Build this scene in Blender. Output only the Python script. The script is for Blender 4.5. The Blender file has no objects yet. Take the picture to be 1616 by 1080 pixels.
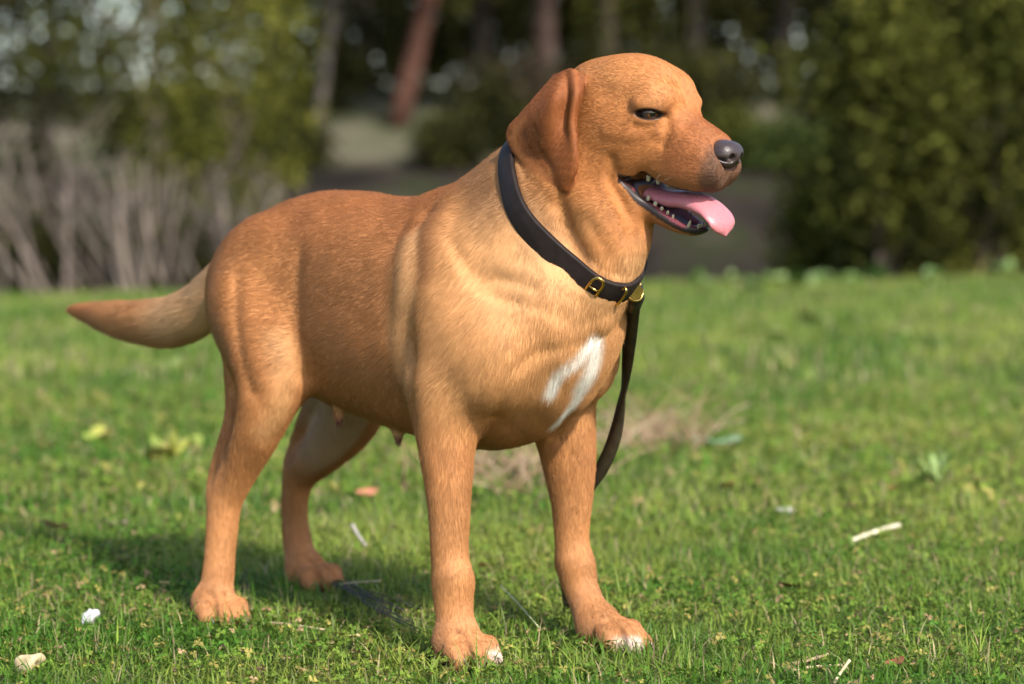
import bpy, math, random, time
import numpy as np
T0 = time.time()
sc = bpy.context.scene
col = sc.collection
rng = np.random.default_rng(11)
random.seed(11)

# ------------------------------------------------------------------ camera
FPX, HCAM, PITCH = 4040.0, 0.60, math.atan(270 / 4040.0)      # photo is 1616 x 1080 px
cam = bpy.data.cameras.new('camera')
cam_ob = bpy.data.objects.new('camera', cam); col.objects.link(cam_ob)
cam.sensor_width = 36.0
cam.lens = FPX / 1616 * 36.0
cam.clip_start, cam.clip_end = 0.05, 3000
cam_ob.location = (0, 0, HCAM)
cam_ob.rotation_euler = (math.pi / 2 - PITCH, 0, 0)
cam.dof.use_dof = True
cam.dof.focus_distance = 3.04
cam.dof.aperture_fstop = 3.6
cam.dof.aperture_blades = 0
sc.camera = cam_ob

# ------------------------------------------------------------------ light
SUN_EL, SUN_AZ_TO = math.radians(41), (0.48, -0.87)           # horizontal direction towards the sun
n_ = math.hypot(*SUN_AZ_TO)
SUN_DIR = np.array([SUN_AZ_TO[0] / n_ * math.cos(SUN_EL), SUN_AZ_TO[1] / n_ * math.cos(SUN_EL), math.sin(SUN_EL)])
world = bpy.data.worlds.new('World'); sc.world = world; world.use_nodes = True
nt = world.node_tree
bg = nt.nodes['Background']
sky = nt.nodes.new('ShaderNodeTexSky'); sky.sky_type = 'NISHITA'; sky.sun_disc = False
sky.sun_elevation = SUN_EL
sky.sun_rotation = math.atan2(SUN_DIR[0], SUN_DIR[1])
sky.dust_density = 2.0
nt.links.new(sky.outputs[0], bg.inputs[0]); bg.inputs[1].default_value = 0.14
sun = bpy.data.lights.new('sun', 'SUN'); sun.energy = 3.5; sun.angle = math.radians(2.5)
sun.color = (1.0, 0.93, 0.82)
sun_ob = bpy.data.objects.new('sun', sun); col.objects.link(sun_ob)
from mathutils import Vector, Matrix
sun_ob.rotation_euler = Vector(SUN_DIR).to_track_quat('Z', 'Y').to_euler()
sc.view_settings.view_transform = 'Standard'; sc.view_settings.look = 'None'
sc.view_settings.exposure = 1.0; sc.view_settings.gamma = 1.0
sc.view_settings.use_curve_mapping = False
sc.cycles.use_denoising = True
sc.cycles.max_bounces = 8; sc.cycles.transparent_max_bounces = 8

# ------------------------------------------------------------------ pixel helpers (photo pixels -> directions)
CAM = np.array([0, 0, HCAM])
def ray(px, py):
    x = (px - 808) / FPX; y = -(py - 540) / FPX
    return np.array([x, math.cos(PITCH) + y * math.sin(PITCH), -math.sin(PITCH) + y * math.cos(PITCH)])
def on_ground(px, py, z=0.0):
    r = ray(px, py); return CAM + r * ((z - HCAM) / r[2])
def at_depth(px, py, d):
    r = ray(px, py); return CAM + r * (d / r[1])

# ------------------------------------------------------------------ object helpers
def tag(o, label=None, cat=None, group=None, kind=None):
    if label: o['label'] = label
    if cat: o['category'] = cat
    if group: o['group'] = group
    if kind: o['kind'] = kind
    return o
def empty(name, loc=(0, 0, 0), rot=(0, 0, 0)):
    o = bpy.data.objects.new(name, None); col.objects.link(o)
    o.location = loc; o.rotation_euler = rot; o.empty_display_size = 0.05
    return o
def link(name, me, mat=None, parent=None):
    o = bpy.data.objects.new(name, me); col.objects.link(o)
    if mat is not None: me.materials.append(mat)
    if parent is not None: o.parent = parent
    return o
def mesh_np(name, verts, faces, smooth=True):
    """faces: (n,3) or (n,4) int array, or a list of such arrays"""
    me = bpy.data.meshes.new(name)
    verts = np.asarray(verts, np.float32)
    fl = faces if isinstance(faces, list) else [faces]
    fl = [np.asarray(f, np.int32) for f in fl if len(f)]
    loops = np.concatenate([f.ravel() for f in fl])
    sizes = np.concatenate([np.full(len(f), f.shape[1], np.int32) for f in fl])
    starts = np.concatenate([[0], np.cumsum(sizes)[:-1]]).astype(np.int32)
    me.vertices.add(len(verts)); me.vertices.foreach_set('co', verts.ravel())
    me.loops.add(len(loops)); me.loops.foreach_set('vertex_index', loops)
    me.polygons.add(len(sizes)); me.polygons.foreach_set('loop_start', starts)
    me.update(calc_edges=True)
    if smooth: me.polygons.foreach_set('use_smooth', np.ones(len(sizes), bool))
    me.validate()
    return me
def vcol(me, cols, name='col'):
    a = me.color_attributes.new(name, 'FLOAT_COLOR', 'POINT')
    c = np.ones((len(me.vertices), 4), np.float32); c[:, :3] = cols
    a.data.foreach_set('color', c.ravel())
def mat_new(name):
    m = bpy.data.materials.new(name); m.use_nodes = True
    return m, m.node_tree.nodes, m.node_tree.links, m.node_tree.nodes['Principled BSDF']
def mat_plain(name, color, rough=0.6, spec=0.4, noise=0.0, scale=60.0, bump=0.0, **kw):
    m, N, L, b = mat_new(name)
    b.inputs['Roughness'].default_value = rough; b.inputs['Specular IOR Level'].default_value = spec
    for k, v in kw.items(): b.inputs[k.replace('_', ' ')].default_value = v
    c = (*color, 1)
    b.inputs['Base Color'].default_value = c
    if noise or bump:
        tc = N.new('ShaderNodeTexCoord'); nz = N.new('ShaderNodeTexNoise'); nz.inputs['Scale'].default_value = scale
        nz.inputs['Detail'].default_value = 5
        L.new(tc.outputs['Object'], nz.inputs['Vector'])
        if noise:
            mx = N.new('ShaderNodeMix'); mx.data_type = 'RGBA'
            mx.inputs['A'].default_value = tuple(max(0, x * (1 - noise)) for x in color) + (1,)
            mx.inputs['B'].default_value = tuple(min(1, x * (1 + noise)) for x in color) + (1,)
            mr = N.new('ShaderNodeMapRange'); mr.inputs[1].default_value = 0.3; mr.inputs[2].default_value = 0.7
            L.new(nz.outputs['Fac'], mr.inputs[0]); L.new(mr.outputs[0], mx.inputs['Factor']); L.new(mx.outputs['Result'], b.inputs['Base Color'])
        if bump:
            bp = N.new('ShaderNodeBump'); bp.inputs['Strength'].default_value = bump; bp.inputs['Distance'].default_value = 0.002
            L.new(nz.outputs['Fac'], bp.inputs['Height']); L.new(bp.outputs[0], b.inputs['Normal'])
    return m
def mat_vcol(name, rough=0.6, spec=0.3, transl=0.0, attr='col'):
    m, N, L, b = mat_new(name)
    a = N.new('ShaderNodeAttribute'); a.attribute_name = attr
    L.new(a.outputs['Color'], b.inputs['Base Color'])
    b.inputs['Roughness'].default_value = rough; b.inputs['Specular IOR Level'].default_value = spec
    if transl:
        t = N.new('ShaderNodeBsdfTranslucent'); L.new(a.outputs['Color'], t.inputs['Color'])
        mx = N.new('ShaderNodeMixShader'); mx.inputs[0].default_value = transl
        L.new(b.outputs[0], mx.inputs[1]); L.new(t.outputs[0], mx.inputs[2])
        L.new(mx.outputs[0], N['Material Output'].inputs['Surface'])
    return m
def smooth(x, a, b):
    t = np.clip((x - a) / (b - a), 0, 1); return t * t * (3 - 2 * t)
def catmull(P, n):
    P = np.asarray(P, float); P = np.vstack([2 * P[0] - P[1], P, 2 * P[-1] - P[-2]])
    out = []
    for i in range(1, len(P) - 2):
        t = np.linspace(0, 1, n, endpoint=False)[:, None]
        a, b, c, d = P[i - 1], P[i], P[i + 1], P[i + 2]
        out.append(0.5 * (2 * b + (c - a) * t + (2 * a - 5 * b + 4 * c - d) * t ** 2 + (3 * b - a - 3 * c + d) * t ** 3))
    out.append(P[-2][None]); return np.vstack(out)
def tube(pts, rad, seg=6, flat=1.0):
    """returns verts, quads of a tube along pts"""
    pts = np.asarray(pts, float); n = len(pts); rad = np.broadcast_to(rad, n)
    t = np.gradient(pts, axis=0); t /= np.linalg.norm(t, axis=1, keepdims=True) + 1e-12
    ref = np.array([0, 0, 1.0]) if abs(t[:, 2]).mean() < 0.8 else np.array([1.0, 0, 0])
    u = np.cross(t, ref); u /= np.linalg.norm(u, axis=1, keepdims=True) + 1e-12
    v = np.cross(t, u)
    a = np.linspace(0, 2 * np.pi, seg, endpoint=False)
    V = pts[:, None] + rad[:, None, None] * (np.cos(a)[None, :, None] * u[:, None] + flat * np.sin(a)[None, :, None] * v[:, None])
    V = V.reshape(-1, 3); i = np.arange(n - 1)[:, None] * seg; j = np.arange(seg)[None]
    q = np.stack([i + j, i + (j + 1) % seg, i + seg + (j + 1) % seg, i + seg + j], -1).reshape(-1, 4)
    return V, q
def tube_mesh(name, pts, rad, seg=6, flat=1.0):
    V, q = tube(pts, rad, seg, flat); n = len(V)
    V = np.vstack([V, np.asarray(pts[0])[None], np.asarray(pts[-1])[None]]); k = np.arange(seg)
    t1 = np.stack([np.full(seg, n), (k + 1) % seg, k], -1); b = n - seg
    t2 = np.stack([np.full(seg, n + 1), b + k, b + (k + 1) % seg], -1)
    return mesh_np(name, V, [q, np.vstack([t1, t2])])
# ------------------------------------------------------------------ ground, water, bank
def snoise(x, y, seed, f):
    r = np.random.default_rng(seed); v = 0
    for _ in range(6):
        a = r.uniform(0, 6.28); k = f * r.uniform(.6, 1.5); v = v + np.sin(k * (np.cos(a) * x + np.sin(a) * y) + r.uniform(0, 6.28))
    return v / 6
PRO_Y = [-60, 12.4, 13.1, 13.7, 15.5, 33.0, 35.0, 36.5, 40, 43, 48, 70, 130, 900]
PRO_Z = [0, 0, .0, -.10, -.80, -.95, -.62, .45, 1.15, 1.6, 2.0, 2.9, 4.4, 5.4]
def gz(x, y):
    x, y = np.asarray(x, float), np.asarray(y, float)
    yy = y - .35 * snoise(x, x * 0, 4, .5) * smooth(y, 8, 11)
    z = np.interp(yy, PRO_Y, PRO_Z)
    flat = smooth(np.hypot(x + .1, (y - 3.35)), .7, 2.0)
    z = z + .018 * x * smooth(y, 6, 12) * (1 - smooth(np.abs(x), 4, 12)) * (1 - smooth(y, 14, 18))
    return z + flat * (.012 * snoise(x, y, 5, 2.2) + .02 * snoise(x, y, 6, .7) * smooth(y, 5, 9)) * (1 - .6 * smooth(y, 12, 13))
def gaxis(lo, hi, c, h0, g):
    a, b = [c], [c]
    while a[-1] < hi: a.append(a[-1] + h0 + g * abs(a[-1] - c))
    while b[-1] > lo: b.append(b[-1] - h0 - g * abs(b[-1] - c))
    return np.array(b[::-1] + a[1:])
gx_, gy_ = gaxis(-700, 700, 0, .10, .045), np.concatenate([gaxis(-60, 5, 4, .08, .06), np.arange(5.3, 17, .16), gaxis(17.2, 900, 17.2, .3, .03)])
XX, YY = np.meshgrid(gx_, gy_, indexing='ij'); V_ = np.stack([XX, YY, gz(XX, YY)], -1).reshape(-1, 3)
i = np.arange(len(gx_) - 1)[:, None] * len(gy_); j = np.arange(len(gy_) - 1)[None]
Q_ = np.stack([i + j, i + len(gy_) + j, i + len(gy_) + j + 1, i + j + 1], -1).reshape(-1, 4)
gm, N, L, b = mat_new('ground')
tc = N.new('ShaderNodeTexCoord'); sx = N.new('ShaderNodeSeparateXYZ'); L.new(tc.outputs['Object'], sx.inputs[0])
def noise(scale, det=6):
    n = N.new('ShaderNodeTexNoise'); n.inputs['Scale'].default_value = scale; n.inputs['Detail'].default_value = det; L.new(tc.outputs['Object'], n.inputs['Vector']); return n
def ramp(src, stops):
    r = N.new('ShaderNodeValToRGB'); e = r.color_ramp.elements
    e[0].position, e[0].color = stops[0][0], (*stops[0][1], 1); e[1].position, e[1].color = stops[-1][0], (*stops[-1][1], 1)
    for p, c in stops[1:-1]: q = e.new(p); q.color = (*c, 1)
    L.new(src, r.inputs[0]); return r
def mapr(src, a, b_):
    m = N.new('ShaderNodeMapRange'); m.inputs[1].default_value = a; m.inputs[2].default_value = b_; L.new(src, m.inputs[0]); return m.outputs[0]
def mixc(f, A, B):
    m = N.new('ShaderNodeMix'); m.data_type = 'RGBA'; L.new(f, m.inputs['Factor']); L.new(A, m.inputs['A']); L.new(B, m.inputs['B']); return m.outputs['Result']
lawn = ramp(noise(9, 8).outputs['Fac'], [(.30, (.020, .030, .008)), (.5, (.045, .070, .014)), (.68, (.085, .085, .030))])
bank = ramp(noise(.9, 8).outputs['Fac'], [(.36, (.010, .0085, .007)), (.5, (.024, .019, .015)), (.58, (.020, .024, .010)), (.70, (.040, .034, .026))])
hay = ramp(noise(.55).outputs['Fac'], [(.36, (.045, .055, .022)), (.48, (.080, .082, .048)), (.66, (.15, .13, .098))])
far = ramp(noise(.3).outputs['Fac'], [(.35, (.020, .022, .010)), (.65, (.05, .05, .022))])
c1 = mixc(mapr(sx.outputs['Y'], 13.3, 14.0), lawn.outputs[0], bank.outputs[0])
c2 = mixc(mapr(sx.outputs['Z'], .62, .85), bank.outputs[0], hay.outputs[0])
c3 = mixc(mapr(sx.outputs['Y'], 25.0, 26.0), c1, c2)
c4 = mixc(mapr(sx.outputs['Y'], 43.5, 49.0), c3, far.outputs[0])
L.new(c4, b.inputs['Base Color']); b.inputs['Roughness'].default_value = .95; b.inputs['Specular IOR Level'].default_value = .1
bp = N.new('ShaderNodeBump'); bp.inputs['Strength'].default_value = .6; bp.inputs['Distance'].default_value = .02; L.new(noise(45).outputs['Fac'], bp.inputs['Height']); L.new(bp.outputs[0], b.inputs['Normal'])
tag(link('ground', mesh_np('ground', V_, Q_), gm), kind='structure')
wm, N, L, b = mat_new('water')
b.inputs['Base Color'].default_value = (.018, .017, .013, 1); b.inputs['Roughness'].default_value = .12; b.inputs['IOR'].default_value = 1.33
tc = N.new('ShaderNodeTexCoord'); bp = N.new('ShaderNodeBump'); bp.inputs['Strength'].default_value = .35; bp.inputs['Distance'].default_value = .03
mp = N.new('ShaderNodeMapping'); mp.inputs['Scale'].default_value = (1.2, 3.5, 1); L.new(tc.outputs['Object'], mp.inputs[0])
n_w = N.new('ShaderNodeTexNoise'); n_w.inputs['Scale'].default_value = 1.6; L.new(mp.outputs[0], n_w.inputs['Vector']); L.new(n_w.outputs['Fac'], bp.inputs['Height']); L.new(bp.outputs[0], b.inputs['Normal'])
tag(link('water', mesh_np('water', [(-90, 13.0, -.66), (90, 13.0, -.66), (90, 37, -.66), (-90, 37, -.66)], np.array([[0, 1, 2, 3]])), wm), kind='structure')

# ------------------------------------------------------------------ leaves, trunks
def leaf_quads(P, size, rg, up=.3, aspect=.55):
    n = len(P); d = rg.normal(size=(n, 3)); d /= np.linalg.norm(d, axis=1, keepdims=True)
    nn = rg.normal(size=(n, 3)); nn[:, 2] += up; u = np.cross(d, nn); u /= np.linalg.norm(u, axis=1, keepdims=True) + 1e-9
    s = size * rg.uniform(.6, 1.3, n)[:, None]
    V = np.stack([P - d * s * .5, P + u * s * .5 * aspect, P + d * s * .5, P - u * s * .5 * aspect], 1).reshape(-1, 3)
    return V, np.arange(4 * n).reshape(-1, 4)
def leaf_mesh(name, P, size, rg, cols, var=.25, clump=None, **kw):
    V, Q = leaf_quads(P, size, rg, **kw); me = mesh_np(name, V, Q, smooth=False)
    cols = np.asarray(cols); pickc = rg.random(len(P)) if clump is None else np.clip(clump + .10 * rg.normal(size=len(P)), 0, .999)
    c = cols[(pickc * len(cols)).astype(int) % len(cols)] * (1 + var * rg.normal(size=(len(P), 1))).clip(.3, 2)
    vcol(me, np.repeat(c, 4, 0)); return me
leaf_m = mat_vcol('leaf', .7, .10, .30)
bark_m = {}
def bark(c):
    if c not in bark_m: bark_m[c] = mat_plain('bark', c, .9, .15, noise=.45, scale=9, bump=.6)
    return bark_m[c]
def crown_points(rg, centre, rad, n_cl, per, spread, hollow=.25):
    cs = []
    while len(cs) < n_cl:
        p = rg.normal(size=3); p /= np.linalg.norm(p); p *= rg.random() ** (1 / 3)
        if np.linalg.norm(p) < hollow: continue
        cs.append(p)
    cs = np.array(cs) * rad + centre
    P = (cs[:, None] + rg.normal(size=(n_cl, per, 3)) * spread).reshape(-1, 3)
    cl = np.repeat(rg.random(n_cl), per); return cs, P, cl
def tree(name, label, cat, x, y, h, r, n_cl, per, lsz, cols, bk, trunk=.16, lean=(0, 0), low=.6, seed=0, group=None, spread=.22, nlimb=7):
    rg = np.random.default_rng(seed); z0 = float(gz(x, y)); root = empty(name, (x, y, z0)); tag(root, label, cat, group)
    tp_ = catmull([(0, 0, -.1), (lean[0] * .3, lean[1] * .3, h * .3), (lean[0] * .7 + rg.normal() * .08, lean[1] * .7, h * .6), (lean[0], lean[1], h * .95)], 5)
    link('trunk', tube_mesh('trunk', tp_, np.linspace(trunk * 1.25, trunk * .25, len(tp_)), 9), bark(bk), root)
    zc = (low + h) / 2; cen = np.array([lean[0] * .6, lean[1] * .6, zc]); rad = np.array([r, r, (h - low) / 2])
    cs, P, cl = crown_points(rg, cen, rad, n_cl, per, spread)
    for k in range(nlimb):
        t = rg.integers(3, len(tp_) - 2); e = cs[rg.integers(len(cs))]; a = tp_[t]
        lp = catmull([a, (a + e) / 2 + rg.normal(size=3) * .12 + (0, 0, .1), e], 4)
        link('limb', tube_mesh('limb', lp, np.linspace(trunk * .42, trunk * .08, len(lp)), 6), bark(bk), root)
    P = P[P[:, 2] > .05]; cl = cl[:len(P)]
    link('crown', leaf_mesh('crown', P, lsz, rg, cols, clump=cl), leaf_m, root)
    return root
OLIVE = [(.028, .032, .007), (.046, .052, .009), (.076, .086, .014), (.058, .060, .012), (.110, .114, .020)]
DARK = [(.018, .020, .007), (.028, .029, .008), (.040, .042, .010), (.055, .054, .013)]
YGREEN = [(.050, .052, .008), (.095, .100, .013), (.135, .138, .020), (.070, .072, .014)]
# ------------------------------------------------------------------ woods beyond the pond
def XD(px, d): return (px - 808) / FPX * d
far_list = [  # px of trunk foot, distance, height, crown radius, low edge, colours, bark, trunk radius, lean, label
    (625, 41, 9.0, 2.6, 2.6, DARK, (.075, .036, .025), .15, (2.4, 0), 'red barked leaning tree behind the pond, left of the dog\'s head'),
    (860, 43, 9.5, 2.8, 1.7, OLIVE, (.060, .040, .033), .17, (-.1, 0), 'thick pinkish trunk standing beyond the pond behind the dog\'s ear'),
    (500, 40, 7.0, 2.2, 2.4, DARK, (.075, .065, .055), .075, (1.0, 0), 'thin grey leaning tree beyond the pond above the dog\'s rump'),
    (425, 42, 8.0, 2.4, 1.9, OLIVE, (.13, .105, .085), .16, (.35, 0), 'olive leaved tree beyond the pond above the pale bank'),
    (760, 46, 9.0, 2.9, 1.5, DARK, (.07, .055, .045), .15, (.2, 0), 'dark leaved tree between the red and the pinkish trunk'),
    (960, 44, 8.5, 2.7, 1.3, OLIVE, (.08, .065, .05), .15, (-.3, 0), 'olive leaved tree directly behind the dog\'s skull'),
    (1090, 47, 9.0, 2.5, 1.5, DARK, (.06, .05, .042), .15, (.3, 0), 'dark tree above the dog\'s nose beyond the pond'),
    (1235, 50, 9.5, 2.5, 2.4, OLIVE, (.06, .048, .04), .17, (.1, 0), 'tall tree above the pale patch right of the dog\'s head'),
    (1400, 45, 9.0, 3.0, 1.0, DARK, (.09, .07, .06), .17, (0, 0), 'dark tree half hidden behind the right hand shrub'),
    (1580, 43, 9.0, 3.0, .8, DARK, (.09, .07, .06), .17, (0, 0), 'dark tree beyond the pond at the right edge'),
    (575, 52, 10., 3.0, 1.2, DARK, (.07, .055, .05), .16, (0, 0), 'far dark tree filling the gap left of the red trunk'),
    (300, 48, 9.0, 2.4, 3.1, DARK, (.07, .06, .05), .14, (.2, 0), 'far dark tree behind the yellow green sapling')]
for k, (px, d, h, r, low, cols, bk, tr, ln, lb) in enumerate(far_list):
    tree('tree', lb, 'tree', XD(px, d), d, h, r, 150, 42, .17, cols, bk, tr, ln, low, 100 + k, 'trees beyond the pond', spread=.34)
# the wood behind them: one far mass
rg = np.random.default_rng(5)
n = 2600; cx = rg.uniform(-9.5, 26, n); cy = rg.uniform(56, 74, n)
top = 9 + 2 * snoise(cx, cy, 8, .4); cz = gz(cx, cy) + rg.random(n) ** .8 * top
keep_ = (cx > -6.2 - .05 * cz + 1.2 * snoise(cz, cy, 3, 1.1))
cx, cy, cz = cx[keep_], cy[keep_], cz[keep_]
wx, wy = rg.uniform(-52, -15.5, 1500), rg.uniform(54, 76, 1500); cx, cy = np.concatenate([cx, wx]), np.concatenate([cy, wy]); cz = np.concatenate([cz, gz(wx, wy) + rg.random(1500) ** .8 * 9]); n = len(cx)
P_ = (np.stack([cx, cy, cz], 1)[:, None] + rg.normal(size=(n, 34, 3)) * (.85, .85, .7)).reshape(-1, 3)
tag(link('distant_woodland', leaf_mesh('distant_woodland', P_, .42, rg, DARK, clump=np.repeat(rg.random(n), 34)), leaf_m), 'dark far off wood filling the background behind the pond', 'woodland', kind='stuff')
# low growth along the far bank
shr = [(500, 43.0, 1.2, .9, DARK, 'low dark bush on the far bank above the dog\'s back'), (790, 38.6, 1.2, .8, DARK, 'dark bush on the far bank below the red trunk'),
       (830, 39.0, 1.3, .9, [(.05, .035, .025), (.07, .045, .03), (.04, .04, .018)], 'brownish bush on the far bank left of the ear'),
       (1330, 39.5, 1.6, 1.2, OLIVE, 'olive bush on the far bank behind the right shrub'), (1010, 40.0, 1.5, 1.1, DARK, 'dark bush on the far bank hidden behind the dog\'s head'),
       (640, 46.5, 1.9, 1.1, DARK, 'tall dark bush behind the pale bank'), (400, 38.5, .8, .5, YGREEN, 'small yellow green bush on the far bank'),
       (250, 38.2, .8, .7, OLIVE, 'small olive bush on the far bank at the left'),
       (455, 37.6, .6, .5, DARK, 'low dark scrub left of the pale bank'), (715, 37.5, .6, .4, DARK, 'dark scrub right of the pale bank'),
       (1150, 37.6, .6, .6, OLIVE, 'low olive scrub behind the dog\'s muzzle'), (1245, 37.4, .5, .8, [(.04, .06, .015), (.06, .085, .02)], 'green scrub on the far bank right of the nose'), (1115, 39.5, 1.3, .7, DARK, 'dark bush on the far bank above the nose')]
def shrub(name, label, cat, x, y, h, r, n_cl, per, lsz, cols, seed, group, spread, bk=(.09, .07, .055), low=.05):
    rg = np.random.default_rng(seed); root = empty(name, (x, y, float(gz(x, y)))); tag(root, label, cat, group)
    cs, P, cl = crown_points(rg, np.array([0, 0, (h + low) / 2]), np.array([r, r * .8, (h - low) / 2]), n_cl, per, spread)
    ok = P[:, 2] > -.02; P, cl = P[ok], cl[ok]
    for k in range(6):
        e = cs[rg.integers(len(cs))] * .8; lp = catmull([(rg.normal() * .06, rg.normal() * .06, -.05), e * (.4, .4, .5), e], 4)
        link('stem', tube_mesh('stem', lp, np.linspace(.028, .006, len(lp)), 6), bark(bk), root)
    link('foliage', leaf_mesh('foliage', P, lsz, rg, cols, clump=cl), leaf_m, root)
    return root
for k, (px, d, h, r, cols, lb) in enumerate(shr):
    shrub('bush', lb, 'bush', XD(px, d), d, h, r, 60, 40, .13, cols, 300 + k, 'bushes on the far bank', .16)
# the big evergreen shrubs on the near edge, right
ev = [(1400, 13.75, 1.95, .40, OLIVE, 'tall olive green feathery shrub at the grass edge, right of the dog'), (1560, 13.9, 2.5, .60, OLIVE, 'largest dark green shrub at the right edge of the picture'),
      (1318, 14.8, 1.25, .32, YGREEN, 'lighter slender shrub in front of the pond, left of the big shrubs'), (1480, 15.3, 2.7, .70, DARK, 'darkest shrub behind the two big right hand shrubs'),
      (1660, 14.6, 2.8, .75, OLIVE, 'tall shrub cut by the right border of the picture')]
for k, (px, d, h, r, cols, lb) in enumerate(ev):
    shrub('evergreen_shrub', lb, 'shrub', XD(px, d), d, h, r, 95 if r > .35 else 60, 95, .060, cols, 400 + k, 'shrubs on the pond edge', .088)
# left: leafy sapling and a gappy dark tree before the sky
tree('sapling', 'yellow green sapling above the bare thicket, left of the dog', 'tree', XD(395, 19), 19, 3.2, .62, 110, 30, .075, YGREEN, (.10, .08, .06), .030, (-.15, 0), .9, 61, spread=.11)
tree('tree', 'olive tree with low branches above the bare thicket at the left', 'tree', XD(250, 24), 24, 5.0, 1.25, 150, 36, .10, OLIVE, (.08, .065, .05), .075, (.1, 0), 1.25, 62, spread=.17)
tree('tree', 'dark tree with pale gaps in its crown at the left edge', 'tree', XD(60, 28), 28, 6.0, 1.9, 120, 40, .12, DARK, (.07, .055, .045), .10, (.2, 0), 1.3, 63, spread=.19)
tree('tree', 'dark tree reaching in at the upper left corner', 'tree', XD(-120, 26), 26, 6.0, 1.7, 190, 40, .12, DARK, (.07, .055, .045), .10, (.3, 0), 1.0, 64, spread=.19)
# bare thicket along the edge, left
tw_m = [mat_plain('dry_stem', c, .85, .15, noise=.3, scale=14) for c in ((.16, .13, .11), (.11, .09, .075), (.06, .047, .04), (.22, .18, .15))]
rg = np.random.default_rng(9)
for k, px in enumerate(np.linspace(-70, 455, 13)):
    d = 13.15 + rg.uniform(0, 1.3); x0 = XD(px + rg.normal() * 14, d); root = empty('bare_shrub', (x0, d, float(gz(x0, d)) - .02))
    tag(root, 'bare grey brown brush with slanting leafless stems at the grass edge', 'bare shrub', 'leafless brush left of the dog')
    hh = float(np.interp(px, [-70, 200, 455], [.80, .72, .50])) + (d - 13.1) * .12
    for q in range(7):
        a = rg.normal() * .30 - .22; l = hh * rg.uniform(.75, 1.25); bx, by = rg.normal() * .10, rg.normal() * .10
        pts_ = catmull([(bx, by, 0), (bx + np.sin(a) * l * .5 + rg.normal() * .02, by + rg.normal() * .04, l * .5), (bx + np.sin(a) * l * 1.0 + rg.normal() * .05, by + rg.normal() * .1, l)], 4)
        link('stem', tube_mesh('stem', pts_, np.linspace(.017, .004, len(pts_)) * rg.uniform(.5, 1.3), 5), tw_m[rg.integers(4)], root)
        for w_ in range(2):
            s0 = pts_[rg.integers(3, len(pts_) - 1)]; e = s0 + np.array([rg.normal() * .14, rg.normal() * .1, abs(rg.normal()) * .16 + .05])
            link('twig', tube_mesh('twig', catmull([s0, (s0 + e) / 2 + rg.normal(size=3) * .015, e], 2), np.linspace(.0045, .0015, 5), 4), tw_m[rg.integers(4)], root)
# shaded litter and low leaves inside the thicket
for k, px in enumerate((20, 150, 270, 395)):
    d = 14.3 + .2 * (k % 2); shrub('bush', ('dark low bush inside the thicket at the far left', 'dark low bush inside the thicket below the left tree', 'dark low bush inside the thicket above the tail', 'dark low bush between thicket and the dog\'s rump')[k], 'bush', XD(px, d), d, [.78, .72, .68, .56][k], .50, 150, 60, .05, DARK, 500 + k, 'dark bushes in the thicket', .08)
print('woods', round(time.time() - T0, 1))
# ------------------------------------------------------------------ grass and clover
def patch_tone(x, y):
    return .5 + .5 * np.clip(1.5 * snoise(x, y, 41, 5.0) + 1.1 * snoise(x, y, 42, 14) + .8 * snoise(x, y, 43, 1.6), -1, 1)
def scatter(rg, y0, y1, n, extra):
    y = np.sqrt(rg.uniform(y0 * y0, y1 * y1, n)) if y0 > 0 else rg.uniform(y0, y1, n)
    x = rg.uniform(-1, 1, n) * (y * .20 + extra); return x, y
def blades(rg, x, y, h, w, lean, cols, seg=3):
    n = len(x); z = gz(x, y); a = rg.uniform(0, 2 * np.pi, n)
    h = h * rg.uniform(.45, 1.35, n); w = w * rg.uniform(.6, 1.3, n)
    d = np.stack([np.cos(a), np.sin(a), 0 * a], 1); u = np.stack([-np.sin(a), np.cos(a), 0 * a], 1)
    ln = lean * np.abs(rg.normal(size=n)) + .1
    t = np.linspace(0, 1, seg + 1); base = np.stack([x, y, z - .003], 1); rows = []
    for k, tt in enumerate(t):
        c = base + d * (h * ln * tt ** 1.7)[:, None] + np.array([0, 0, 1.0]) * (h * tt * (1 - .35 * np.minimum(ln, 1.4) * tt))[:, None]
        ww_ = (w * (1 - tt) ** .55 * .5)[:, None]
        if k < seg: rows += [c - u * ww_, c + u * ww_]
        else: rows += [c]
    V = np.stack(rows, 1); nv = V.shape[1]; o = np.arange(n)[:, None] * nv
    Q = np.concatenate([o + np.array([[2 * k, 2 * k + 1, 2 * k + 3, 2 * k + 2]]) for k in range(seg - 1)]); T = o + np.array([[nv - 3, nv - 2, nv - 1]])
    return V.reshape(-1, 3), Q, T, np.repeat(cols, nv, 0), nv
def grass_cols(rg, x, y, dry=.10):
    n = len(x); t = np.clip(patch_tone(x, y) * 1.15 - .1 + .25 * rg.normal(size=n), 0, 1)[:, None]
    c = np.array([.070, .170, .018]) * (1 - t) + np.array([.245, .300, .055]) * t
    m = rg.random(n) < dry; c[m] = np.array([.38, .31, .17]) * rg.uniform(.6, 1.2, (m.sum(), 1))
    m = rg.random(n) < .06; c[m] = np.array([.19, .25, .085])
    return c * (1 + .18 * rg.normal(size=(n, 1))).clip(.4, 1.7)
grass_m = mat_vcol('grass_blade', .5, .16, .38)
clover_m = mat_vcol('clover', .55, .15, .30)
def grass_obj(name, parts, lab_, mat):
    Vs, Qs, Ts, Cs, o = [], [], [], [], 0
    for V, Q, T, c, nv in parts:
        Vs.append(V); Qs.append(Q + o); Ts.append(T + o); Cs.append(c); o += len(V)
    me = mesh_np(name, np.vstack(Vs), [np.vstack(Qs), np.vstack(Ts)]); vcol(me, np.vstack(Cs))
    return tag(link(name, me, mat), lab_, 'grass', kind='stuff')
rg = np.random.default_rng(77); parts = []
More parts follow.
